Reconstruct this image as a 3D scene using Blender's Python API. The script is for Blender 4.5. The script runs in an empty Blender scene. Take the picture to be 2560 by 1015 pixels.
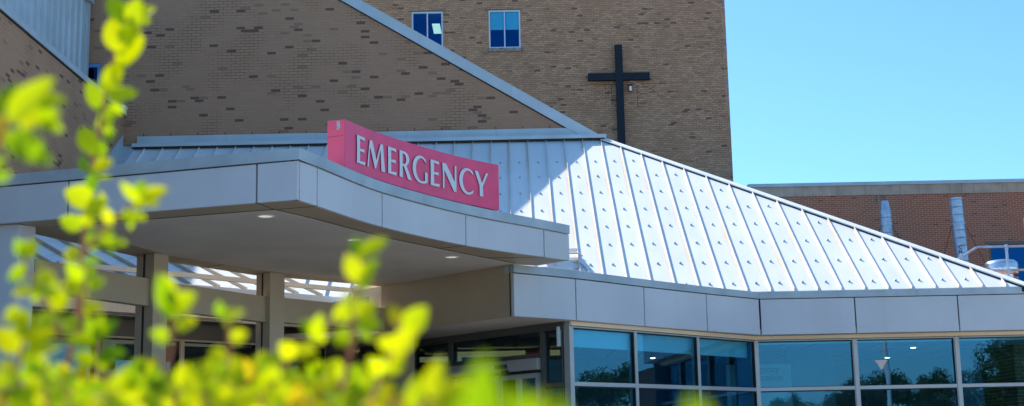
import bpy, bmesh, math, random
from math import sin, cos, atan, sqrt, pi, radians, floor
from mathutils import Vector
random.seed(7)
sc = bpy.context.scene
COL = sc.collection
V = Vector
# ---------------------------------------------------------------- survey helpers
# The camera was solved from the photograph; sight() etc. are used only to MEASURE where
# a corner lies on a known real plane (a roof height, a wall), giving world metres.
F = 3400.0; P = atan(613 / 3400.0); RO = .02
def sight(px, py):
    x = (px - 1280) / F; y = (507.5 - py) / F
    xl = x * cos(RO) + y * sin(RO); yl = -x * sin(RO) + y * cos(RO)
    return V((xl, cos(P) - yl * sin(P), sin(P) + yl * cos(P)))
def onZ(px, py, Z): r = sight(px, py); return r * (Z / r.z)
def onY(px, py, Y): r = sight(px, py); return r * (Y / r.y)
def onX(px, py, X): r = sight(px, py); return r * (X / r.x)
def onP(px, py, p, n): r = sight(px, py); return r * (V(p).dot(V(n)) / r.dot(V(n)))

# ---------------------------------------------------------------- materials
def newmat(name):
    m = bpy.data.materials.new(name); m.use_nodes = True
    nt = m.node_tree; b = nt.nodes['Principled BSDF']
    return m, nt, b
def N(nt, t, **kw):
    n = nt.nodes.new(t)
    for k, v in kw.items(): setattr(n, k, v)
    return n
def math_(nt, op, a, b=None, c=None):
    n = N(nt, 'ShaderNodeMath', operation=op)
    for i, v in enumerate((a, b, c)):
        if v is None: continue
        if isinstance(v, (int, float)): n.inputs[i].default_value = v
        else: nt.links.new(v, n.inputs[i])
    return n.outputs[0]
def mixc(nt, fac, a, b, mode='MIX'):
    n = N(nt, 'ShaderNodeMix', data_type='RGBA', blend_type=mode)
    for i, v in ((0, fac), (6, a), (7, b)):
        if isinstance(v, (int, float)): n.inputs[i].default_value = v
        elif isinstance(v, tuple): n.inputs[i].default_value = (*v, 1)
        else: nt.links.new(v, n.inputs[i])
    return n.outputs[2]
def noise(nt, scale, detail=4, vec=None, stretch=None):
    g = N(nt, 'ShaderNodeNewGeometry').outputs['Position'] if vec is None else vec
    if stretch:
        mp = N(nt, 'ShaderNodeMapping'); mp.inputs['Scale'].default_value = stretch
        nt.links.new(g, mp.inputs[0]); g = mp.outputs[0]
    n = N(nt, 'ShaderNodeTexNoise'); n.inputs['Scale'].default_value = scale; n.inputs['Detail'].default_value = detail
    nt.links.new(g, n.inputs['Vector']); return n.outputs['Fac']
def ramp(nt, fac, lo, hi):
    n = N(nt, 'ShaderNodeMapRange'); n.inputs[1].default_value = lo; n.inputs[2].default_value = hi
    nt.links.new(fac, n.inputs[0]); return n.outputs[0]
def bump(nt, b, h, s=.2, d=.01):
    n = N(nt, 'ShaderNodeBump'); n.inputs['Strength'].default_value = s; n.inputs['Distance'].default_value = d
    nt.links.new(h, n.inputs['Height']); nt.links.new(n.outputs[0], b.inputs['Normal'])
def paint(name, col, rough=.45, metal=0, var=.06, scale=1.5, streak=0, dirt=(.30, .27, .22), spec=.5):
    m, nt, b = newmat(name)
    f = noise(nt, scale)
    dark = tuple(c * (1 - var * 3) for c in col); lite = tuple(min(1, c * (1 + var)) for c in col)
    c = mixc(nt, ramp(nt, f, .3, .7), dark, lite)
    if streak:
        s = noise(nt, 7, 5, stretch=(1, 1, .06))
        c = mixc(nt, math_(nt, 'MULTIPLY', ramp(nt, s, .56, .78), streak), c, dirt)
    nt.links.new(c, b.inputs['Base Color'])
    b.inputs['Roughness'].default_value = rough; b.inputs['Metallic'].default_value = metal
    b.inputs['Specular IOR Level'].default_value = spec
    bump(nt, b, noise(nt, 1.3, 2), .08, .02)
    return m
def brick(name, axis, base, lite, dark, mortar, frac=.04, bw=.203, bh=.0677, gap=.010, tone=.5, patch=.25, mvar=0, off=(0, 0), stain=(.5, .4, .3), shuffle=0):
    """running bond counted in real brick modules; random single dark bricks"""
    m, nt, b = newmat(name)
    g = N(nt, 'ShaderNodeNewGeometry').outputs['Position']
    s = N(nt, 'ShaderNodeSeparateXYZ'); nt.links.new(g, s.inputs[0])
    u = math_(nt, 'ADD', s.outputs[axis], off[0]); v = math_(nt, 'ADD', s.outputs['Z'], off[1])
    rowf = math_(nt, 'DIVIDE', v, bh); row = math_(nt, 'FLOOR', rowf)
    odd = math_(nt, 'MULTIPLY', math_(nt, 'FLOORED_MODULO', row, 2), .5)
    uf = math_(nt, 'ADD', math_(nt, 'DIVIDE', u, bw), odd)
    if shuffle:
        wr = N(nt, 'ShaderNodeTexWhiteNoise', noise_dimensions='1D'); nt.links.new(row, wr.inputs['W'])
        uf = math_(nt, 'ADD', uf, math_(nt, 'MULTIPLY', wr.outputs[0], shuffle))
    col = math_(nt, 'FLOOR', uf)
    cv = N(nt, 'ShaderNodeCombineXYZ'); nt.links.new(col, cv.inputs[0]); nt.links.new(row, cv.inputs[1])
    w = N(nt, 'ShaderNodeTexWhiteNoise', noise_dimensions='3D'); nt.links.new(cv.outputs[0], w.inputs['Vector'])
    w2v = N(nt, 'ShaderNodeVectorMath', operation='ADD'); nt.links.new(cv.outputs[0], w2v.inputs[0]); w2v.inputs[1].default_value = (31.7, 11.3, 5.1)
    w2 = N(nt, 'ShaderNodeTexWhiteNoise', noise_dimensions='3D'); nt.links.new(w2v.outputs[0], w2.inputs['Vector'])
    c = mixc(nt, math_(nt, 'MULTIPLY', math_(nt, 'POWER', w.outputs[0], 1.6), tone), base, lite)
    pt = noise(nt, .55, 5)
    c = mixc(nt, math_(nt, 'MULTIPLY', ramp(nt, pt, .45, .72), patch), c, tuple(x * .62 for x in base))
    pt3 = noise(nt, .8, 4, stretch=(1, 1, .5))
    c = mixc(nt, math_(nt, 'MULTIPLY', ramp(nt, pt3, .55, .8), .35), c, stain)
    fine = noise(nt, 45, 3)
    c = mixc(nt, .25, c, mixc(nt, fine, tuple(x * .55 for x in base), tuple(min(1, x * 1.4) for x in base)))
    isd = math_(nt, 'LESS_THAN', w2.outputs[0], frac)
    c = mixc(nt, isd, c, dark)
    # half-dark ones
    ish = math_(nt, 'GREATER_THAN', w2.outputs[0], 1 - frac * 1.3)
    c = mixc(nt, math_(nt, 'MULTIPLY', ish, .45), c, dark)
    fu = math_(nt, 'FRACT', uf); fv = math_(nt, 'FRACT', rowf)
    mu = math_(nt, 'LESS_THAN', fu, gap / bw); mv = math_(nt, 'LESS_THAN', fv, gap / bh)
    mm = math_(nt, 'MAXIMUM', mu, mv)
    mcol = mortar
    if mvar:
        mcol = mixc(nt, ramp(nt, noise(nt, 1.1, 5), .5, .62), mortar, tuple(x * mvar for x in mortar))
    c = mixc(nt, mm, c, mcol)
    nt.links.new(c, b.inputs['Base Color']); b.inputs['Roughness'].default_value = .9
    b.inputs['Specular IOR Level'].default_value = .2
    hgt = math_(nt, 'SUBTRACT', math_(nt, 'MULTIPLY', fine, .3), mm)
    bump(nt, b, hgt, .5, .006)
    return m
def glass(name, tint, refl, see, rough=0, wav=.0):
    """window glass: a share is mirrored, the rest is seen through, tinted"""
    m, nt, b = newmat(name); nt.nodes.remove(b)
    out = nt.nodes['Material Output']
    gl = N(nt, 'ShaderNodeBsdfGlossy'); gl.inputs['Color'].default_value = (*tint, 1); gl.inputs['Roughness'].default_value = rough
    tr = N(nt, 'ShaderNodeBsdfTransparent'); tr.inputs['Color'].default_value = (*see, 1)
    mx = N(nt, 'ShaderNodeMixShader'); mx.inputs[0].default_value = refl
    nt.links.new(tr.outputs[0], mx.inputs[1]); nt.links.new(gl.outputs[0], mx.inputs[2]); nt.links.new(mx.outputs[0], out.inputs[0])
    if wav:
        bp = N(nt, 'ShaderNodeBump'); bp.inputs['Strength'].default_value = wav; bp.inputs['Distance'].default_value = .02
        nt.links.new(noise(nt, 1.6, 1.5, stretch=(1, 1, .35)), bp.inputs['Height']); nt.links.new(bp.outputs[0], gl.inputs['Normal'])
    return m
def emit(name, col, s):
    m, nt, b = newmat(name); b.inputs['Base Color'].default_value = (*col, 1)
    b.inputs['Emission Color'].default_value = (*col, 1); b.inputs['Emission Strength'].default_value = s
    return m
def leafmat(name, c1, c2, red, trans=.55):
    m, nt, b = newmat(name); nt.nodes.remove(b); out = nt.nodes['Material Output']
    geo = N(nt, 'ShaderNodeNewGeometry')
    c = mixc(nt, geo.outputs['Random Per Island'], c1, c2)
    w = N(nt, 'ShaderNodeTexWhiteNoise', noise_dimensions='1D'); nt.links.new(geo.outputs['Random Per Island'], w.inputs['W'])
    c = mixc(nt, math_(nt, 'MULTIPLY', math_(nt, 'GREATER_THAN', w.outputs[0], .95), .6), c, red)
    d = N(nt, 'ShaderNodeBsdfDiffuse'); t = N(nt, 'ShaderNodeBsdfTranslucent')
    g = N(nt, 'ShaderNodeBsdfGlossy'); g.inputs['Roughness'].default_value = .4; g.inputs['Color'].default_value = (.6, .6, .6, 1)
    nt.links.new(c, d.inputs[0]); nt.links.new(c, t.inputs[0])
    mx = N(nt, 'ShaderNodeMixShader'); mx.inputs[0].default_value = trans
    nt.links.new(d.outputs[0], mx.inputs[1]); nt.links.new(t.outputs[0], mx.inputs[2])
    m2 = N(nt, 'ShaderNodeMixShader'); m2.inputs[0].default_value = .02
    nt.links.new(mx.outputs[0], m2.inputs[1]); nt.links.new(g.outputs[0], m2.inputs[2])
    nt.links.new(m2.outputs[0], out.inputs[0]); return m

M = {}
M['panel'] = paint('panel_metal', (.52, .55, .60), .38, .0, .035, .9, .10)
M['coping'] = paint('coping_metal', (.38, .455, .51), .42, .15, .07, 2.2, .25, (.30, .30, .26))
M['joint'] = paint('joint_dark', (.035, .03, .026), .8, 0, .02)
M['border'] = paint('border_metal', (.42, .33, .22), .45, .0, .05, .8, .0)
M['soffit'] = paint('soffit_plaster', (.57, .50, .43), .9, 0, .04, 1.2)
M['cream'] = paint('cream_bounce_metal', (.86, .70, .50), .5, 0, .04, 1, .12)  # cream, raised and warmed to carry the sun bounced onto the porch fascia
M['column'] = paint('column_bounce_metal', (.50, .41, .29), .45, 0, .04, .8, .06)  # panel metal browned, the warm bounced light put into its colour
M['framem'] = paint('window_frame', (.46, .47, .48), .4, .25, .04)
M['darkframe'] = paint('dark_bronze', (.12, .115, .11), .45, .2, .04)
M['gasket'] = paint('gasket', (.012, .012, .014), .6, 0, .02)
M['winframe'] = paint('white_window_frame', (.55, .68, .80), .4, 0, .03)
M['bluetrim'] = paint('blue_frame', (.12, .28, .55), .45, 0, .05)
M['galv'] = paint('galvanised', (.44, .55, .68), .32, .5, .10, 6, .10, (.35, .36, .36))
M['steel'] = paint('spun_aluminium', (.80, .82, .84), .22, .9, .04, 5)
M['navy'] = paint('cross_paint', (.009, .017, .028), .6, 0, .04, 3, spec=.25)
M['stone'] = paint('cast_stone', (.50, .40, .31), .85, 0, .08, 2.5, .6, (.16, .12, .08))
M['sill'] = paint('stone_sill', (.30, .29, .27), .9, 0, .22, 14, .5, (.06, .06, .06))
M['white'] = paint('white_metal', (.78, .78, .76), .4, 0, .03, 1, .1)
M['flat'] = paint('roof_membrane', (.45, .45, .43), .9, 0, .06)
M['interior'] = paint('interior_wall', (.09, .20, .30), .9, 0, .05)
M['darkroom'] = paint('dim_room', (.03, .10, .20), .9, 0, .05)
M['plaster'] = paint('interior_plaster', (.55, .52, .45), .9, 0, .05)
M['floor'] = paint('interior_floor', (.16, .14, .12), .6, 0, .05)
M['pink'] = paint('sign_face', (.78, .062, .185), .42, 0, .05, 2.5, .22, (.42, .06, .15))
M['pinkend'] = paint('sign_end_brightened', (.98, .12, .23), .42, 0, .03, 2.5, .1, (.9, .2, .25))  # sign pink with the end face's extra brightness put into its colour
M['letter'] = paint('letter_white', (.62, .68, .76), .4, 0, .02)
M['letteredge'] = paint('letter_return', (.10, .02, .05), .5, 0, .02)
M['black'] = paint('black_paint', (.01, .01, .012), .5, 0, .02)
M['paper'] = paint('label_paper', (.55, .62, .66), .6, 0, .12, 30)
M['bark'] = paint('bark', (.10, .07, .045), .9, 0, .1, 8)
M['stem'] = paint('shrub_stem', (.42, .16, .07), .6, 0, .15, 30)
M['blind'] = paint('roller_blind', (.62, .80, .80), .8, 0, .02)
M['pole'] = paint('painted_pole', (.62, .62, .60), .4, .2, .03)
M['wire'] = paint('wire', (.02, .02, .02), .6)
M['chrome'] = paint('downlight_trim', (.85, .84, .82), .15, .8, .02)
M['redtext'] = emit('exit_letters', (.6, .015, .02), .35)
M['graytext'] = paint('wall_letters', (.03, .06, .09), .7)
M['signboard'] = paint('sign_board', (.30, .44, .50), .7)
M['tube'] = emit('ceiling_tube', (1.0, .85, .45), .8)
M['lens'] = emit('downlight_lens_sheen', (1, .93, .80), .26)  # faint glow painting in the daylight mirrored by the canopy lenses
M['dl'] = emit('interior_downlight', (1, .95, .85), 6)
M['officelight'] = emit('office_light', (1, .82, .62), .8)
M['lampshade'] = emit('pendant_glow', (1.0, .30, .10), .35)

# the brick kinds
M['brick_wing'] = brick('brick_wing', 'X', (.372, .224, .142), (.43, .28, .188), (.145, .085, .062), (.325, .21, .152), .036, tone=.45, patch=.12, mvar=.42, stain=(.36, .21, .12), off=(.03, .02))
M['brick_side'] = brick('brick_side', 'Y', (.405, .238, .145), (.475, .29, .188), (.165, .09, .062), (.37, .245, .175), .034, tone=.45, patch=.12, mvar=.45, stain=(.38, .23, .13), off=(.05, 0))
M['brick_tower'] = brick('brick_tower', 'X', (.405, .238, .148), (.66, .43, .275), (.185, .105, .073), (.17, .11, .08), .022, tone=.70, patch=.10, mvar=.6, stain=(.29, .19, .13), off=(0, 0), shuffle=.35, gap=.011)
M['brick_red'] = brick('brick_annex', 'X', (.38, .140, .080), (.46, .20, .125), (.24, .095, .062), (.60, .42, .32), .03, tone=.6, patch=.2, stain=(.34, .12, .07))

def roofmat():
    """white standing-seam metal with rusty run-off beside each seam (seams every 0.4064 m from X = 1.19)"""
    m, nt, b = newmat('roof_metal')
    s = N(nt, 'ShaderNodeSeparateXYZ'); nt.links.new(N(nt, 'ShaderNodeNewGeometry').outputs['Position'], s.inputs[0])
    u = math_(nt, 'FRACT', math_(nt, 'DIVIDE', math_(nt, 'SUBTRACT', s.outputs['X'], 1.19), .4064))
    st = math_(nt, 'MULTIPLY', ramp(nt, u, .78, .97), ramp(nt, noise(nt, 1.2, 5, stretch=(3, .5, .5)), .32, .68))
    c = mixc(nt, ramp(nt, noise(nt, 2.0, 5, stretch=(1, .4, .4)), .3, .75), (.69, .705, .71), (.77, .775, .77))
    c = mixc(nt, math_(nt, 'MULTIPLY', st, .75), c, (.62, .42, .23))
    c = mixc(nt, math_(nt, 'MULTIPLY', ramp(nt, noise(nt, 9, 6, stretch=(1, .12, .12)), .60, .8), .22), c, (.42, .38, .32))
    nt.links.new(c, b.inputs['Base Color']); b.inputs['Roughness'].default_value = .42; b.inputs['Metallic'].default_value = .0
    bump(nt, b, noise(nt, 1.0, 2, stretch=(2.5, .6, .6)), .18, .03)
    return m
M['roof'] = roofmat()
def sidingmat():
    return paint('siding_metal', (.46, .56, .62), .45, .1, .05, 1.2, .12, (.3, .34, .36))
M['siding'] = sidingmat()
def ceilmat():
    m, nt, b = newmat('tile_ceiling')
    s = N(nt, 'ShaderNodeSeparateXYZ'); nt.links.new(N(nt, 'ShaderNodeNewGeometry').outputs['Position'], s.inputs[0])
    a = math_(nt, 'FRACT', math_(nt, 'DIVIDE', s.outputs['X'], .61)); c_ = math_(nt, 'FRACT', math_(nt, 'DIVIDE', s.outputs['Y'], .61))
    l = math_(nt, 'MAXIMUM', math_(nt, 'LESS_THAN', a, .05), math_(nt, 'LESS_THAN', c_, .05))
    nt.links.new(mixc(nt, l, (.62, .68, .70), (.14, .18, .20)), b.inputs['Base Color']); b.inputs['Roughness'].default_value = .9
    return m
M['ceiling'] = ceilmat()
M['glass'] = glass('storefront_glass', (.25, .55, .88), .12, (.62, .88, .95), 0, .05)
M['glass_dark'] = glass('entry_glass', (.35, .50, .60), .22, (.30, .36, .36), 0, .05)
M['glass_tower'] = glass('tower_glass', (.02, .20, .60), .13, (.62, .93, .98), 0, .04)
M['leaf'] = leafmat('shrub_leaf', (.44, .56, .0), (.11, .29, .0), (.55, .20, .01), .68)
M['leaf_y'] = leafmat('shrub_leaf_young', (.68, .68, .0), (.34, .50, .0), (.62, .22, .01), .68)
M['leaf_o'] = leafmat('shrub_leaf_orange', (.60, .42, .005), (.45, .46, .003), (.60, .16, .02), .65)
M['tree'] = leafmat('tree_leaf', (.040, .070, .018), (.085, .12, .03), (.12, .10, .03), .3)
def groundmat():
    m, nt, b = newmat('concrete_lot')
    c = mixc(nt, ramp(nt, noise(nt, .35, 6), .3, .7), (.34, .30, .25), (.42, .375, .31))
    c = mixc(nt, .3, c, mixc(nt, noise(nt, 60, 3), (.24, .21, .18), (.48, .43, .36)))
    nt.links.new(c, b.inputs['Base Color']); b.inputs['Roughness'].default_value = .9; return m
M['ground'] = groundmat()
M['paving'] = paint('concrete_paving', (.48, .43, .36), .9, 0, .06, .8)

# ---------------------------------------------------------------- mesh builder
class MB:
    def __init__(s): s.v = []; s.f = []; s.mi = []; s.cur = 0
    def add(s, vs, fs):
        o = len(s.v); s.v += [tuple(v) for v in vs]
        for f in fs: s.f.append(tuple(i + o for i in f)); s.mi.append(s.cur)
        return s
    def box(s, a, b):
        x0, y0, z0 = a; x1, y1, z1 = b
        return s.add([(x0, y0, z0), (x1, y0, z0), (x1, y1, z0), (x0, y1, z0), (x0, y0, z1), (x1, y0, z1), (x1, y1, z1), (x0, y1, z1)],
                     [(0, 3, 2, 1), (4, 5, 6, 7), (0, 1, 5, 4), (1, 2, 6, 5), (2, 3, 7, 6), (3, 0, 4, 7)])
    def obox(s, c, ax, ay, az):
        c, ax, ay, az = V(c), V(ax), V(ay), V(az)
        vs = [c + sx * ax + sy * ay + sz * az for sz in (-1, 1) for sx, sy in ((-1, -1), (1, -1), (1, 1), (-1, 1))]
        return s.add(vs, [(0, 3, 2, 1), (4, 5, 6, 7), (0, 1, 5, 4), (1, 2, 6, 5), (2, 3, 7, 6), (3, 0, 4, 7)])
    def bar(s, p, q, w, h, up=(0, 0, 1)):
        p, q = V(p), V(q); d = q - p; sd = d.cross(V(up)).normalized(); u = sd.cross(d).normalized()
        return s.obox((p + q) / 2, d / 2, sd * w / 2, u * h / 2)
    def prism(s, poly, z0, z1):
        n = len(poly)
        a = sum(poly[i][0] * poly[(i + 1) % n][1] - poly[(i + 1) % n][0] * poly[i][1] for i in range(n))
        if a < 0: poly = poly[::-1]
        vs = [(p[0], p[1], z0) for p in poly] + [(p[0], p[1], z1) for p in poly]
        return s.add(vs, [tuple(range(n - 1, -1, -1)), tuple(range(n, 2 * n))] + [(i, (i + 1) % n, n + (i + 1) % n, n + i) for i in range(n)])
    def strip(s, line, z0, z1, th, dz=None):
        """upright ribbon along a plan line; th > 0 thickens to the left of travel; z1 may be a list"""
        n = len(line); L = [V((p[0], p[1])) for p in line]; nr = []
        for i in range(n):
            d = (L[min(i + 1, n - 1)] - L[max(i - 1, 0)]).normalized(); nr.append(V((-d.y, d.x)))
        za = z0 if isinstance(z0, list) else [z0] * n; zb = z1 if isinstance(z1, list) else [z1] * n
        vs = []
        for i in range(n):
            o = L[i]; q = L[i] + nr[i] * th
            vs += [(o.x, o.y, za[i]), (o.x, o.y, zb[i]), (q.x, q.y, zb[i]), (q.x, q.y, za[i])]
        fs = []
        for i in range(n - 1):
            a = 4 * i; b = a + 4
            for k in range(4):
                k2 = (k + 1) % 4; fs.append((a + k, b + k, b + k2, a + k2))
        fs += [(0, 1, 2, 3), (4 * n - 1, 4 * n - 2, 4 * n - 3, 4 * n - 4)]
        return s.add(vs, fs)
    def tube(s, pts, r, n=10, cap=True):
        pts = [V(p) for p in pts]; rs = r if isinstance(r, (list, tuple)) else [r] * len(pts)
        vs = []; fs = []
        for i, p in enumerate(pts):
            d = (pts[min(i + 1, len(pts) - 1)] - pts[max(i - 1, 0)]).normalized()
            a = d.cross(V((0, 0, 1)) if abs(d.z) < .9 else V((0, 1, 0))).normalized(); b = d.cross(a)
            vs += [p + (a * cos(2 * pi * k / n) + b * sin(2 * pi * k / n)) * rs[i] for k in range(n)]
        for i in range(len(pts) - 1):
            for k in range(n):
                k2 = (k + 1) % n; fs.append((i * n + k, i * n + k2, (i + 1) * n + k2, (i + 1) * n + k))
        if cap: fs += [tuple(range(n - 1, -1, -1)), tuple((len(pts) - 1) * n + k for k in range(n))]
        return s.add(vs, fs)
    def lathe(s, c, prof, n=24):
        c = V(c); vs = []; fs = []
        for r, z in prof: vs += [(c.x + r * cos(2 * pi * k / n), c.y + r * sin(2 * pi * k / n), c.z + z) for k in range(n)]
        for i in range(len(prof) - 1):
            for k in range(n):
                k2 = (k + 1) % n; fs.append((i * n + k, i * n + k2, (i + 1) * n + k2, (i + 1) * n + k))
        fs += [tuple(range(n - 1, -1, -1)), tuple((len(prof) - 1) * n + k for k in range(n))]
        return s.add(vs, fs)
    def build(s, name, mats, parent=None, smooth=False, bevel=0, fix=True):
        me = bpy.data.meshes.new(name)
        org = wloc(parent)
        me.from_pydata([(x - org.x, y - org.y, z - org.z) for x, y, z in s.v], [], s.f)
        for m in (mats if isinstance(mats, (list, tuple)) else [mats]): me.materials.append(m)
        for p, i in zip(me.polygons, s.mi): p.material_index = i; p.use_smooth = smooth
        if fix:
            bm = bmesh.new(); bm.from_mesh(me); bmesh.ops.recalc_face_normals(bm, faces=bm.faces); bm.to_mesh(me); bm.free()
        me.update()
        o = bpy.data.objects.new(name, me); COL.objects.link(o)
        if parent: o.parent = parent
        if bevel:
            bv = o.modifiers.new('bevel', 'BEVEL'); bv.width = bevel; bv.segments = 2; bv.limit_method = 'ANGLE'
        if smooth:
            for e in me.edges: pass
            me.set_sharp_from_angle(angle=radians(40))
        return o
def wloc(o):
    L = V((0, 0, 0))
    while o: L += V(o.location); o = o.parent
    return L
def thing(name, label, cat, loc=(0, 0, 0), group=None):
    o = bpy.data.objects.new(name, None); COL.objects.link(o); o.location = loc
    o.empty_display_size = .2
    return tag(o, label, cat, group)
def tag(o, label, cat, group=None):
    o['label'] = label; o['category'] = cat
    if group: o['group'] = group
    return o
def structure(o): o['kind'] = 'structure'; return o
def resample(pts, seg):
    """Catmull-Rom through the plan points; returns the dense line and the index of each source point"""
    P_ = [V((p[0], p[1])) for p in pts]; P_ = [P_[0] * 2 - P_[1]] + P_ + [P_[-1] * 2 - P_[-2]]
    out = []; idx = []
    for i in range(1, len(P_) - 2):
        idx.append(len(out))
        for k in range(seg):
            t = k / seg; a, b, c, d = P_[i - 1:i + 3]
            out.append(.5 * ((2 * b) + (c - a) * t + (2 * a - 5 * b + 4 * c - d) * t * t + (3 * b - a - 3 * c + d) * t ** 3))
    idx.append(len(out)); out.append(P_[-2]); return out, idx
def lerp(a, b, t): return a + (b - a) * t
def along(line, d0, d1):
    """cut a plan polyline between two distances"""
    out = []; acc = 0
    for i in range(len(line) - 1):
        a = V((line[i][0], line[i][1])); b = V((line[i + 1][0], line[i + 1][1])); L = (b - a).length
        s0 = (d0 - acc) / L; s1 = (d1 - acc) / L
        if s1 > 0 and s0 < 1:
            if not out: out.append(a.lerp(b, max(0, s0)))
            out.append(a.lerp(b, min(1, s1)))
        acc += L
    return out
def length(line): return sum((V(line[i + 1][:2]) - V(line[i][:2])).length for i in range(len(line) - 1))

GZ = -1.2                      # ground height below the lens
ZT, ZB = 2.565, 1.832          # lower fascia: top and underside
ZC = 2.575                     # underside of the canopy
XW = -8.70                     # face of the side wing
YW = 29.84                     # face of the wing behind the roof
RP = V((0, 23.5, 2.64)); RN = V((0, -.5547, .83205))
def roofz(y): return 2.64 + (y - 23.5) * 2 / 3

# ================================================================ GROUND
g = MB().add([(-400, -400, GZ), (400, -400, GZ), (400, 400, GZ), (-400, 400, GZ)], [(0, 1, 2, 3)]).build('ground', M['ground'], fix=False); structure(g)
g = MB().box((-14, 9, GZ + .004), (20, 33, GZ + .12)).build('pavement', M['paving']); structure(g)

# ================================================================ TOWER
def wall_open(mb, Y, x0, x1, z0, z1, opens, depth=.12):
    xs = sorted({x0, x1, *[o[0] for o in opens], *[o[1] for o in opens]}); zs = sorted({z0, z1, *[o[2] for o in opens], *[o[3] for o in opens]})
    for i in range(len(xs) - 1):
        for k in range(len(zs) - 1):
            cx = (xs[i] + xs[i + 1]) / 2; cz = (zs[k] + zs[k + 1]) / 2
            if any(o[0] < cx < o[1] and o[2] < cz < o[3] for o in opens): continue
            mb.add([(xs[i], Y, zs[k]), (xs[i + 1], Y, zs[k]), (xs[i + 1], Y, zs[k + 1]), (xs[i], Y, zs[k + 1])], [(0, 1, 2, 3)])
    for a, b, c, d in opens:
        for q in ([(a, c), (a, d)], [(b, d), (b, c)], [(a, d), (b, d)], [(b, c), (a, c)]):
            (p, r), (s_, t) = q
            mb.add([(p, Y, r), (s_, Y, t), (s_, Y + depth, t), (p, Y + depth, r)], [(0, 1, 2, 3)])
def window(parent, Y, a, b, c, d, fm, gm, parts=2, blind=0, fw=.055, light=None, sill=None, name='window', rec=.05):
    """framed window in the plane Y, opening a..b, c..d"""
    w = bpy.data.objects.new(name, None); COL.objects.link(w); w.parent = parent; w.location = V(((a + b) / 2, Y, c)) - wloc(parent)
    fr = MB(); y0, y1 = Y + rec - .03, Y + rec + .05
    fr.box((a, y0, c), (b, y1, c + fw)).box((a, y0, d - fw), (b, y1, d)).box((a, y0, c + fw), (a + fw, y1, d - fw)).box((b - fw, y0, c + fw), (b, y1, d - fw))
    for k in range(1, parts):
        x = a + (b - a) * k / parts; fr.box((x - fw * .4, y0 + .004, c + fw), (x + fw * .4, y1 - .004, d - fw))
    fr.build('frame', fm, w)
    for k in range(parts):
        xa = a + (b - a) * k / parts + (fw if k == 0 else fw * .4); xb = a + (b - a) * (k + 1) / parts - (fw if k == parts - 1 else fw * .4)
        MB().box((xa, Y + rec + .01, c + fw), (xb, Y + rec + .018, d - fw)).build('pane', gm, w)
        if blind: MB().box((xa + .01, Y + rec + .045, d - fw - blind * (d - c)), (xb - .01, Y + rec + .052, d - fw)).build('blind', M['blind'], w)
    # the room behind
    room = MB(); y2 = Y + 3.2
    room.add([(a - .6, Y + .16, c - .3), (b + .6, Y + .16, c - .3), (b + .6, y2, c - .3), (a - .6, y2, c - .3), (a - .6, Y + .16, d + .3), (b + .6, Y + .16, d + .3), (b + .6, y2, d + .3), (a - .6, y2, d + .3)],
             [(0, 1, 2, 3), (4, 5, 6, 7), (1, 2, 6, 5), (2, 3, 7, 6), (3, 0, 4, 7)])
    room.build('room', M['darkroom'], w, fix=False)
    if light: MB().box(light[0], light[1]).build('ceiling_light', M['officelight'], w)
    if sill: MB().box((a - .09, Y - .06, c - .13), (b + .10, Y + .10, c - .002)).build('sill', M['sill'], w)
    return w
YT = 47.4; TX1 = 7.87
tower = thing('hospital_tower', 'tall grey-brown brick hospital tower carrying the dark cross, behind the white roof', 'tower', (0, YT, GZ))
w2a = onY(1221, 26, YT); w2b = onY(1302, 119.5, YT); w1a = onY(1029, 30, YT); w1b = onY(1108, 124, YT)
op = [(w1a.x, w1b.x, w2b.z, w2a.z), (w2a.x, w2b.x, w2b.z, w2a.z)]
mb = MB(); wall_open(mb, YT, -22, TX1, GZ, 24, op)
mb.add([(TX1, YT, GZ), (TX1, YT + 18, GZ), (TX1, YT + 18, 24), (TX1, YT, 24), (-22, YT + 18, GZ), (-22, YT + 18, 24), (-22, YT, GZ), (-22, YT, 24)],
       [(0, 1, 2, 3), (1, 4, 5, 2), (4, 6, 7, 5), (3, 2, 5, 7)])
mb.build('wall', M['brick_tower'], tower, fix=False)
MB().box((-22, YT - .05, 24), (TX1 + .05, YT + 18, 24.15)).build('parapet_coping', M['coping'], tower)
c, d = w2b.z, w2a.z
wa = window(tower, YT, op[0][0], op[0][1], c, d, M['winframe'], M['glass_tower'], light=((op[0][1] - .42, YT + .5, d - .34), (op[0][1] - .14, YT + 1.6, d - .30)))
wb = window(tower, YT, op[1][0], op[1][1], c, d, M['winframe'], M['glass_tower'], blind=.46, sill=True)
wa['label'] = 'window partly hidden by the sloping coping, ceiling light showing inside'; wb['label'] = 'whole window with half-drawn pale blinds'
# lintel, stained course and pale stepped crack
for o in op: MB().box((o[0] - .12, YT - .012, o[3] + .004), (o[1] + .1, YT + .02, o[3] + .045)).build('lintel', M['darkframe'], tower)
pa = onY(1450, 213, YT); pb = onY(1760, 208, YT)
mb = MB(); x = pa.x
while x < pb.x:
    L = random.uniform(.2, .9); t = .010 if x > pa.x + 2.7 else .022
    mb.box((x, YT - .004, pa.z - t / 2), (x + L, YT + .01, pa.z + t / 2)); x += L + random.uniform(.0, .15)
for px, n_ in ((1488, 9), (1513, 7), (1528, 12), (1592, 13), (1622, 5)):
    q = onY(px, 212, YT)
    for k in range(n_):
        zz = q.z - .068 * k; xx = q.x + (.1 if k % 2 else 0) * (random.random() < .35)
        mb.box((xx, YT - .004, zz - .068), (xx + .015, YT + .01, zz))
        if random.random() < .4: mb.box((xx, YT - .004, zz - .006), (xx + random.uniform(.1, .35), YT + .01, zz + .006))
mb.build('stained_joint', M['gasket'], tower)
mb = MB(); q0 = onY(1805.5, 25, YT); q1 = onY(1819, 262, YT); z = q0.z; x = q0.x; k = 0
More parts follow.
